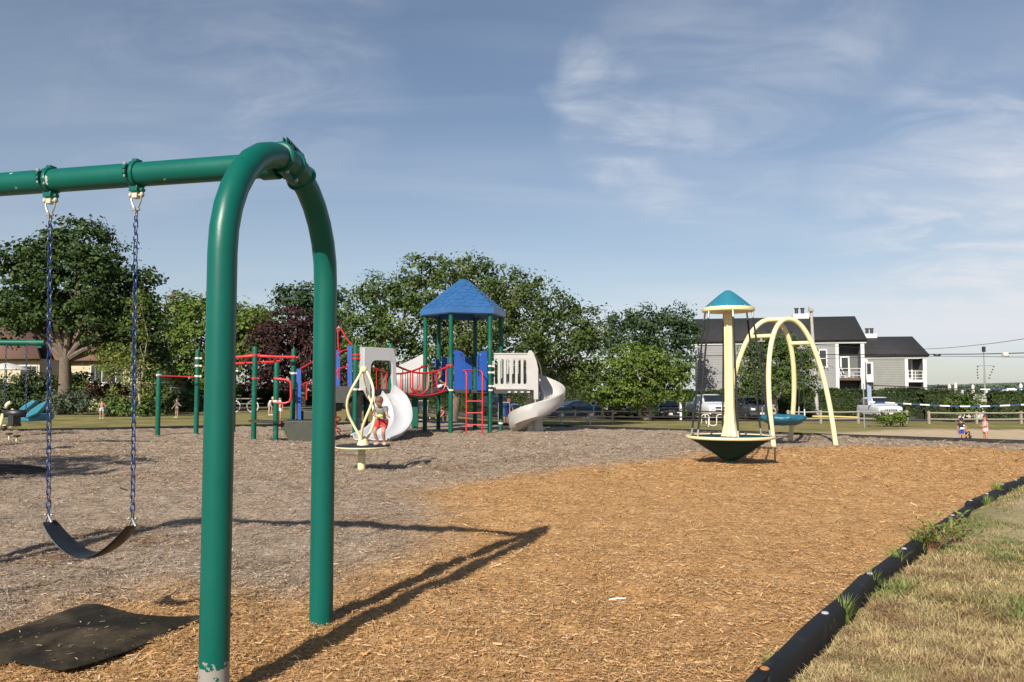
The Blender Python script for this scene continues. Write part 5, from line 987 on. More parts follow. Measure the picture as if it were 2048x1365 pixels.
def condo(label, px0, px1, D0, D1, ye0, ye1, yr0, yr1, D_r, bay, holes_px, siding, name='condominium'):
    """long wall seen face on from px0 to px1; roof ridge parallel to it; bay = (px a, px b) of the two storey balcony recess"""
    a, b = T(px0, D0), T(px1, D1); o = thing(name, label, 'building', (a + b) / 2); W = (b - a); W.z = 0; Lw = W.length; u_ = W.normalized(); n_ = V3(u_.y, -u_.x); n_ = n_ if n_.y < 0 else -n_
    zb = min(a.z, b.z) - .2; ze = (P(px0, ye0, D0).z + P(px1, ye1, D1).z) / 2; zr = (P(px0, yr0, D0 + D_r).z + P(px1, yr1, D1 + D_r).z) / 2
    def U(px): d = ray(px, 780); t_ = n_.dot(V3(a.x, a.y)) / n_.dot(V3(d.x, d.y)); return (V3(d.x, d.y) * t_ - V3(a.x, a.y)).dot(u_)
    def Zp(py, px): d = ray(px, 780); t_ = n_.dot(V3(a.x, a.y)) / n_.dot(V3(d.x, d.y)); return P(px, py, d.y * t_).z
    A0 = V3(a.x, a.y, 0); pt = lambda u, z, off=0: A0 + u_ * u + n_ * off + up * z
    ba, bb_ = U(bay[0]), U(bay[1]); Dp = 1.6
    def slab(u0, u1, z0, z1, off0, off1, name_, m, par=o, bev=0): c = pt((u0 + u1) / 2, (z0 + z1) / 2, (off0 + off1) / 2); mb = MB(); mb.box(c, (abs(u1 - u0), abs(off1 - off0), abs(z1 - z0)), math.atan2(u_.y, u_.x)); return mb.build(name_, m, par, bevel=bev)
    zc = ze - .28
    slab(0, ba, zb, zc, -6, 0, 'wall', siding); slab(ba, bb_, zb, zc, -6, -Dp, 'recess_wall', M['recess']); slab(bb_, Lw, zb, zc, -6, -.0, 'wall', siding)
    slab(-.25, Lw + .25, zc, ze, -.2, .12, 'fascia', M['white']); slab(-.02, .26, zb, zc, -.1, .03, 'corner_board', M['white'])
    zf2 = Zp(holes_px['floor'], bay[0]); slab(ba - .30, ba, zb, zc, -Dp, .05, 'corner_board', M['white']); slab(bb_, bb_ + .34, zb, zc, -Dp, .05, 'corner_board', M['white'])
    slab(ba, bb_, zf2 - .25, zf2, -Dp, .02, 'balcony_floor', M['shade' if holes_px.get('brown') else 'white'])
    for i, fl in enumerate((zb + .35, zf2)):
        slab(ba + .35, ba + (bb_ - ba) * .62, fl + .02, fl + 2.15, -Dp, -Dp + .05, 'door_frame', M['white']); slab(ba + .50, ba + (bb_ - ba) * .62 - .15, fl + .15, fl + 2.0, -Dp + .02, -Dp + .06, 'door_glass', M['glass'])
    mb = MB(); zs_ = (.22, .55, .90)
    mb.tube([pt(ba, zf2 + .9, -.05), pt(bb_, zf2 + .9, -.05)], .035, 6)
    for z in zs_: mb.tube([pt(ba, zf2 + z, -.05), pt(bb_, zf2 + z, -.05)], .03, 6)
    for q in (.02, .5, .98): mb.tube([pt(ba + (bb_ - ba) * q, zf2, -.05), pt(ba + (bb_ - ba) * q, zf2 + .92, -.05)], .035, 6)
    mb.build('railing', M['white'], o)
    for px, py0, w_, h_ in holes_px.get('win', ()):
        u0 = U(px); u1 = U(px + w_); z1 = Zp(py0, px); z0 = Zp(py0 + h_, px); slab(u0, u1, z0, z1, -.02, .05, 'window_frame', M['white']); slab(u0 + .12, u1 - .12, z0 + .12, (z0 + z1) / 2 - .04, .02, .058, 'window_pane', M['glass']); slab(u0 + .12, u1 - .12, (z0 + z1) / 2 + .04, z1 - .12, .02, .058, 'window_pane', M['glass'])
    rid0, rid1 = U(holes_px['ridge'][0]), U(holes_px['ridge'][1]); e = .35
    mb = MB(); f0, f1, r0, r1, k0, k1 = pt(-.25, ze, .35), pt(Lw + .28, ze, .35), pt(holes_px.get('r0', -.25), zr, -D_r), pt(Lw + .28 - .3, zr, -D_r), pt(-.25, ze, -2 * D_r), pt(Lw + .28, ze, -2 * D_r)
    mb.add([f0, f1, r1, r0, k1, k0], [(0, 1, 2, 3), (3, 2, 4, 5)]); o_ = mb.build('roof', M['roof_dark'], o, solid=.18)
    mb = MB(); mb.add([pt(-.02, ze, 0), pt(-.02, zr - .1, -D_r), pt(-.02, ze, -2 * D_r), pt(Lw, ze, 0), pt(Lw - .2, zr - .1, -D_r), pt(Lw, ze, -2 * D_r)], [(0, 1, 2), (5, 4, 3)]); mb.build('gable', M['white'], o)
    cu_, cw = holes_px['chim']; c0, c1 = U(cu_), U(cu_ + cw); ch = slab(c0, c1, zr - .6, zr + .42, -D_r - .6, -D_r + .3, 'chimney', M['white'])
    for q in (.25, .62):
        mb = MB(); mb.tube([pt(c0 + (c1 - c0) * q, zr + .4, -D_r), pt(c0 + (c1 - c0) * q, zr + .95, -D_r)], .17, 10); mb.tube([pt(c0 + (c1 - c0) * q, zr + .94, -D_r), pt(c0 + (c1 - c0) * q, zr + 1.03, -D_r)], .24, 10); mb.build('flue', M['deck'], ch)
    return o, pt, U, Zp
c1, pt1, U1, Z1 = condo('long grey condominium with dark roof and two storey balcony bay on its right end', 1391, 1729, 84, 80.5, 686, 680, 641, 634, 4.0, (1679, 1723), {'floor': 756, 'win': [(1638, 699, 18, 37)], 'ridge': (1391, 1722), 'chim': (1597, 34), 'brown': 1}, M['grey_siding'])
c2, pt2, U2, Z2 = condo('smaller grey green condominium with dark roof at the right, set back from the long one', 1731, 1853, 87, 86, 713, 711, 677, 674, 4.2, (1817, 1847), {'floor': 760, 'win': [], 'ridge': (1731, 1848), 'chim': (1751, 26)}, M['greyg_siding'])
mb = MB(); q0, q1 = U2(1728), U2(1742); c = pt2((q0 + q1) / 2, (Z2(725, 1735) + Z2(765, 1735)) / 2, .5); mb.box(c, (q1 - q0, 1.2, Z2(725, 1735) - Z2(765, 1735)), math.atan2((pt2(1, 0) - pt2(0, 0)).y, 1)); bw = mb.build('bay_window', M['white'], c2)
mb = MB(); c = pt2((q0 + q1) / 2 - .05, (Z2(728, 1735) + Z2(749, 1735)) / 2, 1.1); mb.box(c, ((q1 - q0) * .62, .06, Z2(728, 1735) - Z2(749, 1735))); mb.build('pane', M['glass'], bw)
ch = thing('balcony_chair', 'white slatted lounge chair behind the railing of the long condominium balcony', 'chair', pt1(U1(1695), Z1(756, 1695), -.7)); mb = MB(); e = pt1(U1(1695), Z1(756, 1695), -.7); mb.box(e + V3(.2, 0, .38), (1.0, .55, .06)); mb.box(e + V3(-.42, 0, .72), (.07, .55, .75), Matrix.Rotation(-.45, 3, 'Y')); mb.build('seat', M['white'], ch)
for s in (-.2, .6): mb = MB(); mb.box(e + V3(s, 0, .18), (.06, .5, .38)); mb.build('leg', M['white'], ch)
# ---------------------------------------------------------------- cream house on the left
ho = thing('house', 'cream house with brown shingle roof and a white dormer behind the big maple', 'building', T(120, 55))
def hb(px0, px1, y0, y1, D, dep, name, m, par=ho, off=0): a, b = P(px0, y0, D), P(px1, y1, D); mb = MB(); mb.box(((a.x + b.x) / 2, D + dep / 2, (a.z + b.z) / 2), (abs(b.x - a.x), dep, abs(a.z - b.z))); return mb.build(name, m, par)
hb(-120, 76, 718, 830, 52, 5, 'wall', M['cream_siding']); hb(76.5, 300, 722, 830, 55, 6, 'wall', M['cream_siding'])
for x0, x1 in ((41, 50), (53, 61), (63, 72)): f = hb(x0 - 2, x1 + 1, 731, 754, 51.94, .05, 'window_frame', M['white']); hb(x0, x1 - .5, 733, 752, 51.92, .04, 'pane', M['glass'], f)
for x0, x1 in ((80, 92), (96, 104), (107, 118)): f = hb(x0 - 1, x1 + 1, 731, 752, 54.94, .05, 'window_frame', M['white']); hb(x0, x1, 733, 751, 54.92, .04, 'pane', M['glass'], f)
f = hb(181, 247, 729, 766, 54.94, .05, 'window_frame', M['white'])
for x0, x1 in ((182.5, 189), (191, 202), (205, 230), (233, 245)): hb(x0, x1, 731, 764, 54.92, .04, 'pane', M['glass'], f)
mb = MB(); a, b = P(-125, 719, 51.6), P(80, 719, 51.6); r1, r0 = P(60, 640, 57.5), P(-125, 640, 57.5); mb.add([a, b, r1, r0], [(0, 1, 2, 3)]); c = P(312, 722, 54.6); d = P(290, 640, 59); q = P(60, 640, 59); e_ = P(74, 722, 54.6); mb.add([e_, c, d, q], [(0, 1, 2, 3)]); mb.add([b, P(80, 719, 56), r1], [(0, 1, 2)]); mb.add([r0, r1, V3(r1.x, 63, a.z), V3(r0.x, 63, a.z)], [(0, 1, 2, 3)]); mb.add([q, d, V3(d.x, 64, c.z), V3(q.x, 64, c.z)], [(0, 1, 2, 3)]); mb.build('roof', M['roof_brown'], ho, solid=.15)
dm = hb(150, 206, 679, 707, 56.2, 3, 'dormer', M['cream_siding']); mb = MB(); mb.box((P(178, 676, 56.2).x, 57.5, P(178, 676, 56.2).z), (2.2, 3.2, .14)); mb.build('dormer_roof', M['roof_brown'], dm); hb(166, 203, 684, 706, 56.15, .06, 'dormer_window', M['glass'], dm)
um = thing('patio_umbrella', 'pale folded out patio umbrella by the cream house at the left edge', 'umbrella', T(12, 49)); b_ = T(12, 49); mb = MB(); mb.tube([b_, b_ + up * 2.6], .03, 8); mb.build('pole', M['white'], um); zt = P(12, 726, 49).z; mb = MB(); mb.lathe([(1.25, zt - .42), (1.2, zt - .38), (.5, zt - .1), (.02, zt)], V3(b_.x, b_.y), 8); mb.build('canopy', M['offwhite'], um)
# ---------------------------------------------------------------- utility pole, cables
up_ = thing('utility_pole', 'leaning grey utility pole in front of the long condominium', 'utility pole', T(1634, 72)); b_ = T(1634, 72); tp = P(1622, 617, 72); mb = MB(); mb.tube([b_ - up * .2, b_.lerp(tp, .5), tp], [.17, .15, .12], 10); mb.build('pole', mat('grey_pole', (.36, .34, .32), .85, .2, 4), up_)
mb = MB(); c = P(1622, 622, 71.8); mb.box(c, (.5, .12, .12)); mb.tube([c + V3(-.2, 0, 0), c + V3(-.2, 0, .35)], .06, 8); mb.build('crossarm', M['wood'], up_)
def cable(label, pts, r, n=8):
    q = [P(*p) for p in pts]; o = MB(); q2 = smoothpts(q, n); o.tube(q2, r, 6); return tag(o.build('overhead_cable', M['wire'], None, q2[0]), label, 'cable', 'overhead cables')
cable('highest overhead cable, climbing from the small condominium roof to the right edge', [(1630, 690, 72), (1740, 697, 68), (1850, 698.5, 64), (1950, 691, 58), (2060, 676, 52), (2300, 630, 42)], .018)
cbl = cable('thickest overhead cable, crossing in front of both condominiums at balcony height', [(1150, 716, 78), (1391, 712.5, 76), (1500, 711, 74), (1630, 710, 72), (1760, 709.5, 68), (1860, 709, 64), (1960, 708.5, 60), (2060, 706, 56), (2300, 700, 46)], .035)
cable('lower thin overhead cable just under the thickest one', [(1391, 745, 76), (1500, 745, 75), (1630, 720, 72), (1760, 715, 68), (1860, 713, 64), (1960, 713.5, 60), (2060, 714.5, 56), (2300, 712, 46)], .02)
cable('faint low overhead cable passing across the grey siding near the hedge', [(1200, 763, 79), (1391, 764, 77), (1500, 764.5, 75), (1634, 762, 72)], .016)
mb = MB(); mb.lathe([(.05, -.22), (.16, -.2), (.18, 0), (.16, .2), (.05, .22)], P(2011, 710, 58), 12, Matrix.Rotation(PI / 2, 3, 'Y')); tag(mb.build('cable_float', M['offwhite'], None, P(2011, 710, 58)), 'pale round splice case hanging on the thick overhead cable at the right', 'splice case')
mb = MB(); q = [P(1867, 709.5, 63.8), P(1872, 712, 63.8), P(1880, 711.5, 63.5), P(1878, 710, 63.4)]; mb.tube(smoothpts(q, 4), .06, 6); tag(mb.build('cable_coil', M['wire'], None, q[0]), 'dark slack coil on the thick overhead cable beside the small condominium', 'cable coil')
# ---------------------------------------------------------------- volleyball net, flag mast, pilings, gate
M['grey'] = mat('grey_metal_post', (.20, .22, .20), .6)
vn = thing('volleyball_net', 'blue and white banded volleyball net sagging between thin posts over the sand', 'net', T(1735, 50))
for px, D in ((1727, 50), (2085, 46.5)): b_ = T(px, D); mb = MB(); mb.tube([b_ - up * .05, V3(b_.x, b_.y, P(px, 769, D).z + .05)], .035, 8); mb.build('post', M['grey'], vn)
def band(ys_, h_, name_, seq):
    q = [P(px, y, 50 - 3.5 * (px - 1736) / 345) for px, y in ys_]; q = smoothpts(q, 6); mb = MB()
    for i in range(len(q) - 1): a, b = q[i], q[i + 1]; mb.add([a - up * h_, b - up * h_, b + up * h_, a + up * h_], [(0, 1, 2, 3)], seq(i))
    return mb.build(name_, [M['navy'], M['white'], M['wire']], vn, solid=.02, smooth=0)
band([(1736, 770.5), (1800, 773.5), (1860, 776.5), (1920, 778.5), (1980, 779), (2030, 777.5), (2080, 775)], .032, 'top_tape', lambda i: (0 if (i % 6) < 4 else 1) if i > 21 else 2)
band([(1736, 804), (1790, 806.5), (1840, 809.5), (1900, 812.5), (1960, 813), (2020, 811), (2080, 808)], .04, 'bottom_tape', lambda i: 0 if (i // 2) % 2 else 1)
a, b = P(1737, 770, 50), P(1740, 806, 50); mb = MB(); mb.box((a + b) / 2, (.24, .05, a.z - b.z)); mb.build('side_sleeve', mat('pale_blue_tape', (.25, .30, .45), .7), vn)
fm_ = thing('signal_mast', 'tall thin white flag mast with a yard and small dark signal flags', 'mast', T(1969, 118)); D = 118; b_ = V3(P(1969, 780, D).x, D, -3)
mb = MB(); mb.tube([b_, P(1969, 745, D)], [.16, .12], 8); mb.tube([P(1969, 745, D), P(1967, 700, D)], [.09, .05], 6); mb.tube([P(1955, 732, D), P(1985, 732, D)], .05, 6); mb.build('pole', M['grey'], fm_)
mb = MB(); mb.box(P(1967.5, 699, D), (.35, .35, .75)); mb.build('lantern', M['wire'], fm_)
for px, y in ((1954, 735), (1953.5, 741), (1953.5, 746.5), (1954, 752), (1954.5, 757.5), (1986, 735), (1984, 741), (1982, 746), (1979, 752), (1977, 758)): mb = MB(); mb.poly([(0, 0), (.20, 0), (.20, .18), (0, .18)], [], P(px, y, D), (1, 0, 0), up, .02); mb.build('signal_flag', M['wire'], fm_)
for px, yt, w_, lab in ((1899, 768, 6, 'leftmost white piling standing above the hedge'), (1911.5, 765, 6, 'white piling just left of the shrub by the gate'), (1946, 769, 6, 'white piling right of the shrub by the gate'), (2042, 767, 7, 'white piling at the right edge of the photo')):
    D = 92; r = w_ / 2 / F * D; x = P(px, 780, D).x; zt = P(px, yt, D).z; mb = MB(); mb.lathe([(r, -3), (r, zt - .30), (r * 1.12, zt - .28), (r * 1.12, zt - .2), (r * .8, zt - .18), (r * .15, zt)], V3(x, D), 12); tag(mb.build('piling', M['offwhite'], None, V3(x, D, -3)), lab, 'piling', 'white pilings by the water')
g = thing('lattice_gate', 'white lattice gate and fence partly hidden by the shrub', 'gate', T(1935, 68)); mb = MB()
a0, a1_ = P(1899, 788, 68), P(1973, 788, 68); zb_ = terr(a0.x, 68); H = a0.z - zb_
for i in range(34):
    x = a0.x + (a1_.x - a0.x) * i / 33; mb.box((x, 68, zb_ + H / 2 + .1 * math.sin(i * .4)), (.06, .03, H))
for z in (.1, .5, .92): mb.box(((a0.x + a1_.x) / 2, 68.03, zb_ + H * z), (a1_.x - a0.x, .04, .10))
mb.build('pickets', M['offwhite'], g)
for x in (a0.x, a0.x + .35 * (a1_.x - a0.x), a1_.x): mb = MB(); mb.box((x, 68.02, zb_ + H / 2 + .15), (.16, .14, H + .3)); mb.build('post', M['offwhite'], g)
bt = thing('moored_boat', 'small white boat cabin showing over the hedge at the right', 'boat', (P(2020, 783, 140).x, 140, -2.6)); c = P(2020, 783, 140); mb = MB(); mb.box(c - up * .6, (4.5, 2, .6), taper=.9); mb.build('hull', M['white'], bt); mb = MB(); mb.box(c + up * .05, (2.2, 1.5, .7), taper=.8); mb.build('cabin', M['white'], bt)
# split rail fences
M['shaded_wood'] = mat('shaded_rail_wood', (.022, .018, .015), .9, .3, 5)  # rail colour darkened to paint in the shade under the spreading tree
def rail_fence(label, pxs, D, yr, two=True, m='wood'):
    a = T(pxs[0], D); f = thing('rail_fence', label, 'fence', a, 'split rail fences'); zt = [P(px, yr, D).z for px in pxs]
    for px, z in zip(pxs, zt): b_ = T(px, D); mb = MB(); mb.box((b_.x, D, (b_.z + z + .12) / 2 - .05), (.14, .13, z + .12 - b_.z + .1)); mb.build('post', M[m], f)
    for i in range(len(pxs) - 1):
        p, q = T(pxs[i], D), T(pxs[i + 1], D)
        for k, fr in enumerate((1, .42)[:2 if two else 1]):
            za, zb2 = p.z + (zt[i] - p.z) * fr, q.z + (zt[i + 1] - q.z) * fr; mb = MB(); mb.tube([V3(p.x - .1, D + .03, za), V3((p.x + q.x) / 2, D, (za + zb2) / 2 - .03), V3(q.x + .1, D - .03, zb2)], .055, 6); mb.build('rail', M[m], f)
rail_fence('weathered split rail fence behind the volleyball court at the right', (1856, 1951, 2040, 2130), 57, 826); rail_fence('weathered split rail fence in front of the white parked off-roader', (1575, 1640, 1715, 1770, 1812), 58, 824)
rail_fence('low shade-darkened rail fence in front of the dark parked cars under the spreading tree', (1075, 1150, 1225, 1300, 1385, 1470, 1540), 61.5, 823, True, 'shaded_wood')
rail_fence('grey rail fence left of the maple trunk by the conifer', (213, 240, 268, 300), 42, 804, False, 'shade')
yb = MB(); q = [P(1625, 833, 54), P(1670, 833.5, 54), P(1715, 835, 54)]; yb.tube(q, .045, 6); tag(yb.build('yellow_barrier', mat('yellow_barrier_paint', (.60, .50, .16), .6), None, T(1670, 54)), 'low yellow horizontal barrier rail by the sand court', 'barrier')
# ---------------------------------------------------------------- parked cars
def paint(n, c, r=.25): return mat(n, c, r, .06, 2, spec=.5, coat=.6)
CARS = {
 'pickup': ([(-2.95, .80, .52, .95, .72, 1.00), (-2.88, .95, .42, 1.06, .86, 1.14), (-2.5, 1.0, .40, 1.10, .90, 1.24), (-1.55, 1.0, .40, 1.16, .92, 1.32), (-1.45, 1.0, .40, 1.18, .86, 1.36), (-.78, 1.0, .40, 1.22, .74, 1.90), (-.4, 1.0, .40, 1.22, .75, 1.96), (.8, 1.0, .40, 1.22, .75, 1.95), (1.1, 1.0, .40, 1.22, .76, 1.88), (1.22, 1.0, .42, 1.22, .95, 1.32), (2.85, 1.0, .45, 1.22, .95, 1.32), (2.92, .96, .55, 1.18, .92, 1.28)], (-1.42, 1.37, -.80, 1.88, .82, .70), 1.22, 1.88, (-.75, 1.0), 1.9, .42),
 'suv': ([(-2.4, .78, .45, .85, .70, .92), (-2.33, .90, .32, .96, .80, 1.02), (-1.9, .95, .30, 1.00, .84, 1.10), (-1.1, .95, .30, 1.05, .84, 1.16), (-1.0, .95, .30, 1.06, .80, 1.20), (-.3, .95, .30, 1.08, .68, 1.68), (.2, .95, .30, 1.08, .68, 1.75), (1.6, .95, .30, 1.08, .68, 1.72), (2.1, .95, .30, 1.06, .66, 1.58), (2.35, .92, .34, 1.02, .72, 1.06), (2.4, .85, .45, .95, .72, .98)], (-.97, 1.22, -.33, 1.66, .76, .63), 1.09, 1.66, (-.28, 2.0), 1.45, .37),
 'sedan': ([(-2.35, .75, .38, .62, .66, .68), (-2.28, .86, .26, .74, .76, .80), (-1.8, .90, .24, .80, .80, .90), (-.95, .91, .22, .88, .80, .98), (-.85, .91, .22, .90, .76, 1.00), (.0, .91, .22, .92, .60, 1.38), (.5, .91, .22, .92, .60, 1.44), (1.0, .91, .22, .92, .58, 1.38), (1.65, .91, .24, .92, .74, 1.06), (2.25, .88, .28, .90, .74, 1.02), (2.35, .80, .40, .84, .70, .92)], (-.82, 1.02, -.05, 1.36, .72, .56), .93, 1.36, (.02, 1.2), 1.4, .32)}
def car(kind, label, cat, px, D, color, yaw=0., name='parked_car', group='cars parked along the hedge', grille=None):
    secs, ws, zb, zr, (sy0, sy1), wb, wr = CARS[kind]; pos = T(px, D); o = thing(name, label, cat, (0, 0, 0), group); mp = paint(name + '_paint', color); rows = []
    for y, w_, zl, zbt, wr_, zrf in secs:
        half = [(w_ * .86, zl), (w_ * .98, zl + .08), (w_, (zl + zbt) / 2), (w_ * .99, zbt - .05), (w_ * .96, zbt), (wr_ * 1.0, zbt + (zrf - zbt) * .85), (wr_ * .90, zrf - .01), (wr_ * .5, zrf + .015), (0, zrf + .02)]
        rows.append([V3(x, y, z) for x, z in half] + [V3(-x, y, z) for x, z in reversed(half[:-1])])
    mb = MB(); mb.loft(rows, closed=True); m = len(rows[0]); nv = len(rows) * m; mb.f += [tuple(range(m - 1, -1, -1)), tuple(range(nv - m, nv))]; mb.mi += [0, 0]; mb.build('body', mp, o, smooth=32)
    y0, z0, y1, z1, w0, w1 = ws
    mb = MB(); N_ = V3(0, -(z1 - z0), (y1 - y0)).normalized(); q = [V3(-w0, y0, z0), V3(w0, y0, z0), V3(w1, y1, z1), V3(-w1, y1, z1)]; mb.add([p + N_ * .035 for p in q] + [p - N_ * .02 for p in q], [(0, 1, 2, 3), (0, 4, 5, 1), (1, 5, 6, 2), (2, 6, 7, 3), (3, 7, 4, 0)]); mb.build('windscreen', M['carglass'], o)
    bw = secs[4][1] * .965; rw = [s for s in secs if s[0] >= sy0][1][4] * .99
    for s in (-1, 1):
        mb = MB(); q = [V3(s * (bw + .012), sy0 - .45, zb + .03), V3(s * (bw + .012), sy1, zb + .03), V3(s * (rw + .03), sy1 - .25, zr - .06), V3(s * (rw + .03), sy0 + .08, zr - .06)]; mb.add(q + [p - V3(s * .03, 0, 0) for p in q], [(0, 1, 2, 3) if s > 0 else (3, 2, 1, 0), (0, 4, 5, 1), (1, 5, 6, 2), (2, 6, 7, 3), (3, 7, 4, 0)]); mb.build('side_window', M['carglass'], o)
        mb = MB(); mb.box((s * (bw + .13), sy0 - .50, zb + .12), (.20, .10, .17)); mb.build('mirror', mp, o, bevel=.03)
        yf = secs[0][0]; hz = secs[1][3] - .10; mb = MB(); mb.box((s * secs[1][1] * .76, yf - .0, hz - .02), (.30, .16, .15 if kind != 'pickup' else .22)); mb.build('headlight', M['lamp'], o, bevel=.02)
        for wy in (-wb, wb):
            tw_ = MB(); Ry = Matrix.Rotation(PI / 2, 3, 'Y'); c = V3(s * (bw - .10), wy, wr); tw_.lathe([(wr * .62, -.12), (wr * .95, -.12), (wr, -.09), (wr, .09), (wr * .95, .12), (wr * .62, .12)], c, 20, Ry); w_o = tw_.build('wheel', M['tyre'], o); tw_ = MB(); tw_.lathe([(.05, -.125), (wr * .6, -.118), (wr * .62, .118), (.05, .125)], c, 14, Ry); tw_.build('rim', M['rim'], w_o)
    yf = secs[0][0]; gz = (secs[0][2] + secs[0][3]) / 2 + .10
    if kind == 'pickup':
        for sx in (-1, 1):
            for sz in (-1, 1): mb = MB(); mb.box((sx * .27, yf - .012, gz + .02 + sz * .11), (.46, .05, .15)); mb.build('grille_opening', M['deck'], o, bevel=.03)
        mb = MB(); mb.box((0, yf - .05, .56), (1.75, .14, .16)); mb.build('bumper', M['chrome'], o, bevel=.03); mb = MB(); mb.box((0, yf + .05, .40), (1.6, .2, .18)); mb.build('lower_valance', M['deck'], o)
    elif kind == 'suv':
        for i in range(7): mb = MB(); mb.box((-.42 + .14 * i, yf - .01, gz + .0), (.09, .05, .16)); mb.build('grille_opening', M['black'], o)
        mb = MB(); mb.box((0, yf + .02, .46), (1.5, .12, .18)); mb.build('bumper', M['deck'], o, bevel=.03)
    else: mb = MB(); mb.box((0, yf - .0, gz - .02), (.8, .06, .14)); mb.build('grille_opening', M['black'], o, bevel=.02); mb = MB(); mb.box((0, yf + .01, .34), (1.4, .1, .12)); mb.build('bumper', M['deck'], o, bevel=.03)
    mb = MB(); mb.box((0, yf - .07, .52 if kind != 'sedan' else .46), (.32, .03, .16)); mb.build('licence_plate', M['plate'], o)
    o.location = pos; o.rotation_euler = (0, 0, yaw); ORG[o] = pos; return o
car('pickup', 'white pickup truck with crosshair grille parked under the grey siding', 'pickup truck', 1417, 66, (.66, .67, .68), .10, 'pickup_truck')
car('suv', 'dark grey off-roader with a slotted grille, right of the white pickup', 'car', 1500, 66, (.045, .048, .056), .08)
car('sedan', 'dark navy sedan parked just right of the spreading tree trunk', 'car', 1335, 66, (.012, .012, .02), -.10)
car('suv', 'black off-roader in the shade left of the spreading tree trunk', 'car', 1243, 66.5, (.008, .008, .009), -.35)
car('sedan', 'dark blue sedan in the shade right of the spiral slide', 'car', 1142, 67, (.006, .013, .028), -1.1)
car('suv', 'white off-roader parked behind the volleyball post', 'car', 1757, 67, (.62, .64, .68), -.05)
car('sedan', 'silver car half hidden behind the bushes left of the overhead ladder', 'car', 352, 56, (.42, .43, .45), 1.2, group=None)
car('suv', 'black car in the deep shade right of the green ladder posts', 'car', 1000, 68, (.01, .01, .011), .5)
# ---------------------------------------------------------------- picnic tables, signs, strollers, bike rack
def picnic(label, px, D, yaw=0, Lt=1.8):
    p = T(px, D); o = thing('picnic_table', label, 'picnic table', (0, 0, 0), 'picnic tables on the lawn')
    mb = MB(); [mb.box((0, -.28 + .14 * i, .74), (Lt, .135, .045)) for i in range(5)]; mb.box((0, 0, .70), (.08, .66, .04)); mb.box((-Lt * .4, 0, .70), (.08, .66, .04)); mb.box((Lt * .4, 0, .70), (.08, .66, .04)); mb.build('tabletop', M['wood'], o)
    for s in (-1, 1): mb = MB(); mb.box((0, s * .66, .44), (Lt, .26, .045)); mb.build('bench', M['wood'], o)
    for s in (-1, 1): mb = MB(); mb.tube([(s * Lt * .36, -.62, 0), (s * Lt * .36, -.25, .70)], .035, 6); mb.tube([(s * Lt * .36, .62, 0), (s * Lt * .36, .25, .70)], .035, 6); mb.tube([(s * Lt * .36, -.70, .41), (s * Lt * .36, .70, .41)], .03, 6); mb.build('leg', M['offwhite'], o)
    o.location = p; o.rotation_euler = (0, 0, yaw); ORG[o] = p
picnic('picnic table with pale metal legs right of the spiral slide', 1150, 52, .06, 2.4); picnic('picnic table in the shade behind the overhead ladder posts', 478, 50, .05, 2.6); picnic('picnic table seen under the clatter bridge', 838, 49, .1); picnic('picnic table with curved pale legs in front of the white pickup', 1428, 56, .05, 2.0)
sg = thing('notice_sign', 'small pale round notice sign on a post by the picnic table', 'sign', T(1187, 56)); b_ = T(1187, 56); zt = P(1187, 807, 56).z; mb = MB(); mb.tube([b_, V3(b_.x, 56, zt - .1)], .03, 6); mb.build('post', M['offwhite'], sg); mb = MB(); mb.lathe([(.20, -.015), (.20, .015)], V3(b_.x, 56, zt), 16, Matrix.Rotation(PI / 2, 3, 'X')); bd_ = mb.build('board', M['offwhite'], sg); mb = MB(); mb.lathe([(.14, -.006), (.14, .006)], V3(b_.x, 55.978, zt), 16, Matrix.Rotation(PI / 2, 3, 'X')); mb.build('dark_face', M['greenpost'], bd_)
mk = thing('marker_post', 'plain white marker post beside the navy sedan', 'post', T(1361, 63)); b_ = T(1361, 63); mb = MB(); z1 = P(1361, 791, 63).z; mb.box((b_.x, 63, (b_.z + z1) / 2), (.17, .12, z1 - b_.z)); mb.box((b_.x, 63, z1 + .02), (.20, .15, .05)); mb.build('shaft', M['white'], mk, bevel=.02)
rk = thing('bike_rack', 'looped pale steel bike rack on the lawn before the white pickup', 'bike rack', T(1440, 50)); b_ = T(1440, 50); mb = MB(); pts = []
for i in range(4):
    for a in range(9): t_ = PI - PI * a / 8; s = 1 if i % 2 == 0 else -1; pts.append(V3(b_.x - .9 + .45 * i + .22 * math.cos(t_), 50, b_.z + .40 + s * (.22 + .12 * math.sin(t_)) * (1 if s > 0 else 1)))
mb.tube(pts, .03, 8); mb.build('loop_pipe', M['offwhite'], rk)
for s in (-.9, .9): mb = MB(); mb.tube([V3(b_.x + s - .2 * s, 50, b_.z), V3(b_.x + s - .2 * s, 50, b_.z + .5)], .03, 8); mb.build('foot', M['offwhite'], rk)
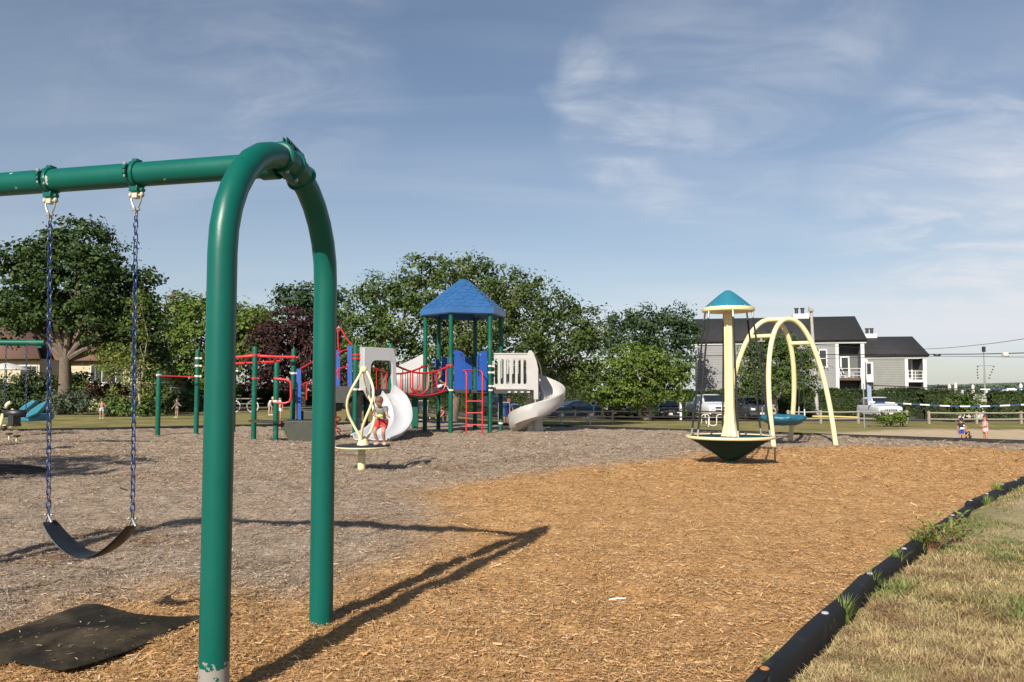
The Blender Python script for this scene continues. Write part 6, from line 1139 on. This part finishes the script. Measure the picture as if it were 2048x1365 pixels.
def stroller(label, px, D, fab):
    p = T(px, D); o = thing('stroller', label, 'stroller', p, None)
    mb = MB(); mb.loft([[p + V3(-.2, -.2, .45), p + V3(.2, -.2, .45)], [p + V3(-.22, .1, .42), p + V3(.22, .1, .42)], [p + V3(-.22, .3, .85), p + V3(.22, .3, .85)], [p + V3(-.22, .05, 1.0), p + V3(.22, .05, 1.0)]]); mb.build('seat', fab, o, solid=.03)
    mb = MB(); [mb.tube([p + V3(s * .24, -.35, .12), p + V3(s * .24, .35, .95), p + V3(s * .24, .5, 1.02)], .016, 6) for s in (-1, 1)]; [mb.tube([p + V3(s * .24, .40, .12), p + V3(s * .24, -.05, .50)], .016, 6) for s in (-1, 1)]; mb.tube([p + V3(-.24, .5, 1.02), p + V3(.24, .5, 1.02)], .018, 6); mb.tube([p + V3(-.24, .40, .12), p + V3(.24, .40, .12)], .014, 6); mb.tube([p + V3(-.24, -.35, .12), p + V3(.24, -.35, .12)], .014, 6); mb.build('frame', M['steel'], o)
    for s in (-1, 1):
        for y in (-.35, .40): mb = MB(); mb.tube([p + V3(s * .27 + .0, y + .11 * math.cos(a), .12 + .11 * math.sin(a)) for a in [2 * PI * i / 12 for i in range(12)]], .02, 6, closed=True); mb.build('wheel', M['tyre'], o)
stroller('dark folding stroller seen under the clatter bridge', 845, 40, M['deck']); stroller('navy stroller parked behind the ladder', 1008, 36, M['navy'])
bi = thing('bicycle', 'bicycle with pale tyres by the picnic table behind the green posts', 'bicycle', T(500, 47)); p = T(506, 47)
for dx in (0, -1.02):
    mb = MB(); mb.tube([p + V3(dx + .32 * math.cos(a), 0, .33 + .32 * math.sin(a)) for a in [2 * PI * i / 20 for i in range(20)]], .035, 8, closed=True); mb.tube([p + V3(dx - .31, 0, .33), p + V3(dx + .31, 0, .33)], .006, 4); mb.tube([p + V3(dx, 0, .02), p + V3(dx, 0, .64)], .006, 4); mb.build('wheel', M['offwhite'], bi)
mb = MB(); mb.tube([p + V3(-1.02, 0, .33), p + V3(-.58, 0, .32), p + V3(-.15, 0, .80), p + V3(-.72, 0, .80), p + V3(-1.02, 0, .33)], .018, 6); mb.tube([p + V3(0, 0, .33), p + V3(-.15, 0, .80), p + V3(-.18, 0, 1.0), p + V3(-.05, 0, 1.05)], .018, 6); mb.tube([p + V3(-.58, 0, .32), p + V3(-.74, 0, .92)], .016, 6); mb.box(p + V3(-.76, 0, .95), (.25, .13, .05)); mb.build('frame', M['deck'], bi)
# ---------------------------------------------------------------- people
def skinmesh(name, joints, edges, m, parent, root=0, sub=2):
    me = bpy.data.meshes.new(name); org = ORG[parent]; keys = list(joints); ix = {k: i for i, k in enumerate(keys)}
    me.from_pydata([Vector(joints[k][0]) - org for k in keys], [(ix[a], ix[b]) for a, b in edges], []); me.materials.append(m); o = bpy.data.objects.new(name, me); col.objects.link(o); o.parent = parent; ORG[o] = org
    o.modifiers.new('skin', 'SKIN'); me.skin_vertices.new() if not me.skin_vertices else None
    sv = me.skin_vertices[0].data
    for k in keys: r = joints[k][1]; sv[ix[k]].radius = (r, r) if not isinstance(r, tuple) else r; sv[ix[k]].use_root = (ix[k] == root)
    for md in o.modifiers: md.use_smooth_shade = True
    q = o.modifiers.new('sub', 'SUBSURF'); q.levels = sub; q.render_levels = sub; return o
SK = {'fair': mat('fair_skin', (.50, .29, .20), .55, .06, 9), 'tan': mat('tan_skin', (.36, .20, .13), .55, .06, 9), 'brown': mat('brown_skin', (.20, .105, .065), .55, .06, 9)}
HAIRM = {}
def hairm(c):
    if c not in HAIRM: HAIRM[c] = mat('hair', c, .6, .3, 30, bump=.4, bscale=60)
    return HAIRM[c]
CL = {}
def cloth(c):
    if c not in CL: CL[c] = mat('cloth', c, .85, .10, 8)
    return CL[c]
def person(label, foot, H, yaw, pose='stand', skin='fair', hair=(.06, .035, .02), shirt=None, shorts=None, dress=None, shoes=(.5, .48, .47), hairlen=.0, face=False, child=True, lift=0.):
    """pose gives joints in fractions of the height, x to the person's left, y forwards"""
    o = thing('person', label, 'person', foot); f = Vector(foot); cy, sy = math.cos(yaw), math.sin(yaw)
    J = {'pelvis': (0, 0, .50), 'waist': (0, .0, .58), 'chest': (0, .0, .68), 'neck': (0, .0, .765), 'jaw': (0, .018, .815), 'head': (0, .008, .885), 'crown': (0, 0, .955)}
    for s, n in ((1, 'l'), (-1, 'r')):
        J.update({'hip' + n: (.055 * s, 0, .49), 'knee' + n: (.06 * s, .012, .265), 'ank' + n: (.06 * s, -.005, .05), 'toe' + n: (.065 * s, .085, .022), 'sho' + n: (.105 * s, 0, .735), 'elb' + n: (.145 * s, -.01, .58), 'wri' + n: (.155 * s, .03, .45)})
    J.update({k: v for k, v in POSES.get(pose, {}).items()})
    big = 1.0 if child else .82
    rad = {'pelvis': .068, 'waist': .062, 'chest': (.075, .062), 'neck': .030, 'jaw': .048 * big, 'head': .074 * big, 'crown': .050 * big}
    for n in 'lr': rad.update({'hip' + n: .056, 'knee' + n: .036, 'ank' + n: .024, 'toe' + n: .022, 'sho' + n: .034, 'elb' + n: .024, 'wri' + n: .017})
    W = lambda v: f + Vector((v[0] * cy - v[1] * sy, v[0] * sy + v[1] * cy, v[2] + lift)) * H
    jt = {k: (W(J[k]), tuple(np.array(rad[k]) * H) if isinstance(rad[k], tuple) else rad[k] * H) for k in J}
    E = [('pelvis', 'waist'), ('waist', 'chest'), ('chest', 'neck'), ('neck', 'jaw'), ('jaw', 'head'), ('head', 'crown')]
    for n in 'lr': E += [('pelvis', 'hip' + n), ('hip' + n, 'knee' + n), ('knee' + n, 'ank' + n), ('ank' + n, 'toe' + n), ('chest', 'sho' + n), ('sho' + n, 'elb' + n), ('elb' + n, 'wri' + n)]
    body = dict(jt); Eb = list(E)
    for n in 'lr':                                               # palm, four fingers of different length, thumb from the side of the palm
        w_, e = jt['wri' + n][0], jt['elb' + n][0]; d = (w_ - e).normalized(); s_ = d.cross(Vector((0, 0, 1))); s_ = s_.normalized() if s_.length > .1 else Vector((1, 0, 0)); k_ = d.cross(s_)
        pal = w_ + d * .035 * H; body['pal' + n] = (pal, (.022 * H, .013 * H)); Eb.append(('wri' + n, 'pal' + n))
        for i, (off, ln) in enumerate(((-.018, .046), (-.006, .055), (.006, .052), (.018, .040))):
            b1 = pal + (d * .018 + s_ * off) * H; b2 = b1 + (d * ln * .55 + k_ * .004) * H; b3 = b2 + (d * ln * .35 + k_ * .016) * H
            for q, (p, r) in enumerate(((b1, .0075), (b2, .0068), (b3, .0055))): body[f'f{n}{i}{q}'] = (p, r * H)
            Eb += [('pal' + n, f'f{n}{i}0'), (f'f{n}{i}0', f'f{n}{i}1'), (f'f{n}{i}1', f'f{n}{i}2')]
        t1 = pal + (s_ * .026 + d * .0) * H; t2 = t1 + (s_ * .010 + d * .022) * H; body['t1' + n] = (t1, .009 * H); body['t2' + n] = (t2, .0065 * H); Eb += [('pal' + n, 't1' + n), ('t1' + n, 't2' + n)]
    skinmesh('body', body, Eb, SK[skin], o)
    hd, cr, jw = jt['head'][0], jt['crown'][0], jt['jaw'][0]; fw = Vector((-sy, cy, 0)); sd_ = Vector((cy, sy, 0)); upv = (cr - jw).normalized(); R3 = frame3(sd_, upv); fwd_ = R3 @ Vector((0, 1, 0)); r = .074 * H * big
    mb = MB(); hc_ = hd + upv * r * .30 - fwd_ * r * .16; mb.ball(hc_, (r * 1.02, r * 1.02, r * .92), 16, 0, R3)
    for k in range(14):
        a = random.uniform(0, 2 * PI); e_ = random.uniform(.15, 1.2); p = hc_ + R3 @ (Vector((math.cos(a) * math.cos(e_), math.sin(a) * math.cos(e_) - .05, math.sin(e_))) * r * .80); mb.ball(p, r * random.uniform(.26, .34), 8)
    if hairlen: mb.ball(hd - fwd_ * r * .62 - upv * hairlen * H * .5, (r * .85, r * .5, hairlen * H), 12, 0, R3)
    mb.build('hair', hairm(hair), o)
    mb = MB(); mb.ball(hd + fwd_ * r * .92 - upv * r * .12, (r * .13, r * .18, r * .17), 8, 0, R3); [mb.ball(hd + sd_ * s * r * .93 - upv * r * .08, (r * .12, r * .2, r * .26), 8, 0, R3) for s in (-1, 1)]; mb.build('face', SK[skin], o)
    for s in (-1, 1): mb = MB(); mb.ball(hd + fwd_ * r * .82 + sd_ * s * r * .34 + upv * r * .06, (r * .11, r * .08, r * .09), 8, 0, R3); mb.build('eye', M['black'], o)
    mb = MB(); mb.ball(hd + fwd_ * r * .80 - upv * r * .46, (r * .24, r * .06, r * .06), 8, 0, R3); mb.build('mouth', mat('lips', (.34, .11, .09), .5), o)
    def grow(ks, es, sc_, m, nm, root=0):
        j = {}
        for k in ks:
            if isinstance(k, tuple): a, b, t_ = k; key = a + b; p = jt[a][0].lerp(jt[b][0], t_); ra = (np.mean(jt[a][1]) * (1 - t_) + np.mean(jt[b][1]) * t_); j[key] = (p, ra * sc_ + .006 * H)
            else: ra = jt[k][1]; j[k] = (jt[k][0], tuple(np.array(ra) * sc_) if isinstance(ra, tuple) else ra * sc_)
        return skinmesh(nm, j, es, m, o)
    if shirt: grow(['chest', 'waist', 'pelvis', ('chest', 'neck', .55), 'shol', 'shor', ('shol', 'elbl', .62), ('shor', 'elbr', .62)], [('chest', 'waist'), ('waist', 'pelvis'), ('chest', 'chestneck'), ('chest', 'shol'), ('chest', 'shor'), ('shol', 'sholelbl'), ('shor', 'shorelbr')], 1.18, cloth(shirt), 'shirt')
    if shorts: grow(['pelvis', ('pelvis', 'waist', .6), 'hipl', 'hipr', ('hipl', 'kneel', .72), ('hipr', 'kneer', .72)], [('pelvis', 'pelviswaist'), ('pelvis', 'hipl'), ('pelvis', 'hipr'), ('hipl', 'hiplkneel'), ('hipr', 'hiprkneer')], 1.22, cloth(shorts), 'shorts')
    if dress:
        j = {'chest': (jt['chest'][0], .085 * H), 'waist': (jt['waist'][0], .085 * H), 'neck': (jt['chest'][0].lerp(jt['neck'][0], .6), .05 * H), 'hem': (f + up * (.34 + lift) * H, .125 * H), 'pel': (jt['pelvis'][0], .105 * H), 'shol': (jt['shol'][0], .042 * H), 'shor': (jt['shor'][0], .042 * H)}
        skinmesh('dress', j, [('chest', 'waist'), ('waist', 'pel'), ('pel', 'hem'), ('chest', 'neck'), ('chest', 'shol'), ('chest', 'shor')], cloth(dress), o)
    if shoes:
        for n in 'lr':
            a, b = jt['ank' + n][0], jt['toe' + n][0]; d = (b - a); d.z = 0; d.normalize(); mb = MB(); c = a.lerp(b, .5); mb.ball(Vector((c.x, c.y, f.z + .028 * H + lift * H)) , (.038 * H, .078 * H, .032 * H), 12, 0, frame3(Vector((d.y, -d.x, 0)), up)); mb.build('shoe', cloth(shoes), o)
    return o
POSES = {
 'crouch': {'pelvis': (0, -.09, .40), 'waist': (0, -.045, .485), 'chest': (-.01, .02, .59), 'neck': (0, .05, .68), 'jaw': (-.015, .11, .70), 'head': (-.015, .125, .765), 'crown': (-.01, .125, .84), 'hipl': (.06, -.06, .41), 'hipr': (-.06, -.06, .41), 'kneel': (.085, .09, .24), 'kneer': (-.085, .085, .24), 'ankl': (.05, -.02, .045), 'ankr': (-.06, -.03, .045), 'toel': (.07, .06, .022), 'toer': (-.10, .045, .022), 'shol': (.10, .02, .65), 'shor': (-.10, .02, .65), 'elbl': (.12, .05, .53), 'elbr': (-.14, .06, .535), 'wril': (-.03, .135, .50), 'wrir': (-.20, .15, .52)},
 'squat': {'pelvis': (0, -.10, .20), 'waist': (0, -.06, .28), 'chest': (0, .0, .38), 'neck': (0, .04, .46), 'jaw': (0, .08, .50), 'head': (0, .08, .57), 'crown': (0, .07, .64), 'hipl': (.06, -.08, .20), 'hipr': (-.06, -.08, .20), 'kneel': (.10, .10, .26), 'kneer': (-.10, .10, .26), 'ankl': (.07, -.01, .05), 'ankr': (-.07, -.01, .05), 'toel': (.08, .08, .022), 'toer': (-.08, .08, .022), 'shol': (.10, .0, .43), 'shor': (-.10, .0, .43), 'elbl': (.13, .10, .33), 'elbr': (-.13, .10, .33), 'wril': (.08, .20, .22), 'wrir': (-.08, .20, .22)},
 'walk': {'kneel': (.06, .08, .275), 'ankl': (.06, .07, .06), 'toel': (.06, .155, .035), 'kneer': (-.06, -.02, .265), 'ankr': (-.06, -.12, .06), 'toer': (-.06, -.045, .022), 'elbl': (.15, -.07, .59), 'wril': (.16, -.05, .46), 'elbr': (-.15, .05, .59), 'wrir': (-.14, .14, .50)},
 'reach': {'elbr': (-.22, .05, .66), 'wrir': (-.33, .08, .63), 'elbl': (.16, .03, .59), 'wril': (.15, .12, .52)},
 'bend': {'pelvis': (0, -.05, .48), 'waist': (0, .0, .56), 'chest': (0, .08, .62), 'neck': (0, .15, .67), 'jaw': (0, .20, .69), 'head': (0, .21, .76), 'crown': (0, .20, .83), 'shol': (.10, .12, .65), 'shor': (-.10, .12, .65), 'elbl': (.12, .15, .51), 'elbr': (-.12, .15, .51), 'wril': (.09, .21, .41), 'wrir': (-.09, .21, .41)},
 'look': {'elbl': (.15, .03, .59), 'wril': (.10, .12, .62), 'elbr': (-.15, .03, .59), 'wrir': (-.10, .13, .60)}}
POSES['sit'] = {k: v for k, v in POSES['squat'].items()}; POSES['sit'].update({'pelvis': (0, -.05, .07), 'waist': (0, -.04, .16), 'chest': (0, -.02, .27), 'neck': (0, 0, .36), 'jaw': (0, .03, .41), 'head': (0, .03, .48), 'crown': (0, .02, .55), 'hipl': (.06, -.03, .07), 'hipr': (-.06, -.03, .07), 'kneel': (.09, .16, .16), 'kneer': (-.09, .16, .16), 'ankl': (.09, .28, .05), 'ankr': (-.09, .28, .05), 'toel': (.09, .36, .03), 'toer': (-.09, .36, .03), 'shol': (.10, -.02, .33), 'shor': (-.10, -.02, .33), 'elbl': (.14, .06, .23), 'elbr': (-.14, .06, .23), 'wril': (.08, .16, .20), 'wrir': (-.08, .16, .20)})
kf = P(761, 888, sp0.y - .12); kf = V3(kf.x, kf.y, ZD + .008)
kid = person('small boy in grey shirt and red shorts crouching on the black spinner disc', kf, .90, PI - .25, 'crouch', 'tan', (.16, .08, .035), (.17, .18, .17), (.50, .03, .03), shoes=(.50, .36, .33), face=True)
mb = MB(); c_ = kf + V3(.0, -.115, .47); mb.ball(c_, (.05, .012, .022), 10); mb.build('shirt_print', cloth((.55, .62, .12)), kid)
for px, D, h_, yaw, pose, kw in (
    (205, 36.5, .92, .5, 'stand', dict(label='shirtless child in pale blue shorts walking away on the left lawn', skin='tan', hair=(.10, .05, .02), shorts=(.38, .50, .58), shoes=(.72, .72, .70))),
    (355, 37.5, .92, 2.6, 'reach', dict(label='child in dark shirt holding out an arm on the left lawn', skin='tan', shirt=(.06, .08, .08), shorts=(.10, .09, .08), shoes=(.5, .5, .45))),
    (541, 41, 1.1, -2.2, 'bend', dict(label='fair haired child in white bending over behind the green posts', skin='fair', hair=(.45, .33, .18), shirt=(.62, .62, .60), shorts=(.25, .30, .36))),
    (560, 37, .95, PI, 'stand', dict(label='toddler in pale clothes standing behind the red loop handle', skin='tan', hair=(.35, .22, .1), shirt=(.5, .22, .15), shorts=(.66, .64, .60), shoes=(.4, .2, .12))),
    (1008, 40, 1.25, 2.2, 'stand', dict(label='child in a white shirt standing beyond the ladder', skin='brown', shirt=(.62, .60, .55), shorts=(.45, .42, .40))),
    (1018, 42, 1.45, 2.8, 'stand', dict(label='child in navy shirt and red shorts beside the one in white beyond the ladder', skin='brown', hair=(.22, .05, .03), shirt=(.03, .05, .13), shorts=(.50, .03, .03))),
    (1920, 29.5, .90, .1, 'stand', dict(label='child seen from behind in black printed shirt and blue shorts on the sand', skin='tan', hair=(.015, .012, .01), shirt=(.012, .014, .022), shorts=(.02, .06, .32), shoes=None)),
    (1931, 30, .90, 1.9, 'squat', dict(label='child squatting in dark clothes in the sand beside the boy in the black shirt', skin='tan', hair=(.25, .13, .06), shirt=(.02, .025, .03), shorts=(.02, .02, .025), shoes=None)),
    (1968, 29.3, 1.02, 1.6, 'look', dict(label='girl in a pink dress and dark red hair standing on the sand at the right', skin='tan', hair=(.10, .02, .02), dress=(.66, .36, .38), shoes=None, hairlen=.10)),
    (884, 38, 1.3, 2.6, 'squat', dict(label='person in dark red sitting low behind the tower posts', skin='tan', shirt=(.22, .04, .03), shorts=(.06, .06, .07)))):
    lab = kw.pop('label'); p = person(lab, T(px, D), h_, yaw, pose, **kw)
    if px == 1920:
        b_ = T(px, D); mb = MB(); mb.box(b_ + V3(-.02, -.098, .50), (.15, .02, .07)); mb.build('shirt_print', cloth((.6, .6, .6)), p, bevel=.008); mb = MB(); mb.ball(b_ + V3(.055, -.085, .60), (.03, .012, .03), 10); mb.build('shirt_badge', cloth((.6, .6, .6)), p)
person('child in dark green shirt and pale jeans sitting on the tower deck', V3(HP[3].x + .42, HP[3].y + .1, DK), .98, -1.5, 'sit', 'tan', (.2, .1, .05), shirt=(.015, .045, .045), shorts=(.40, .46, .55))
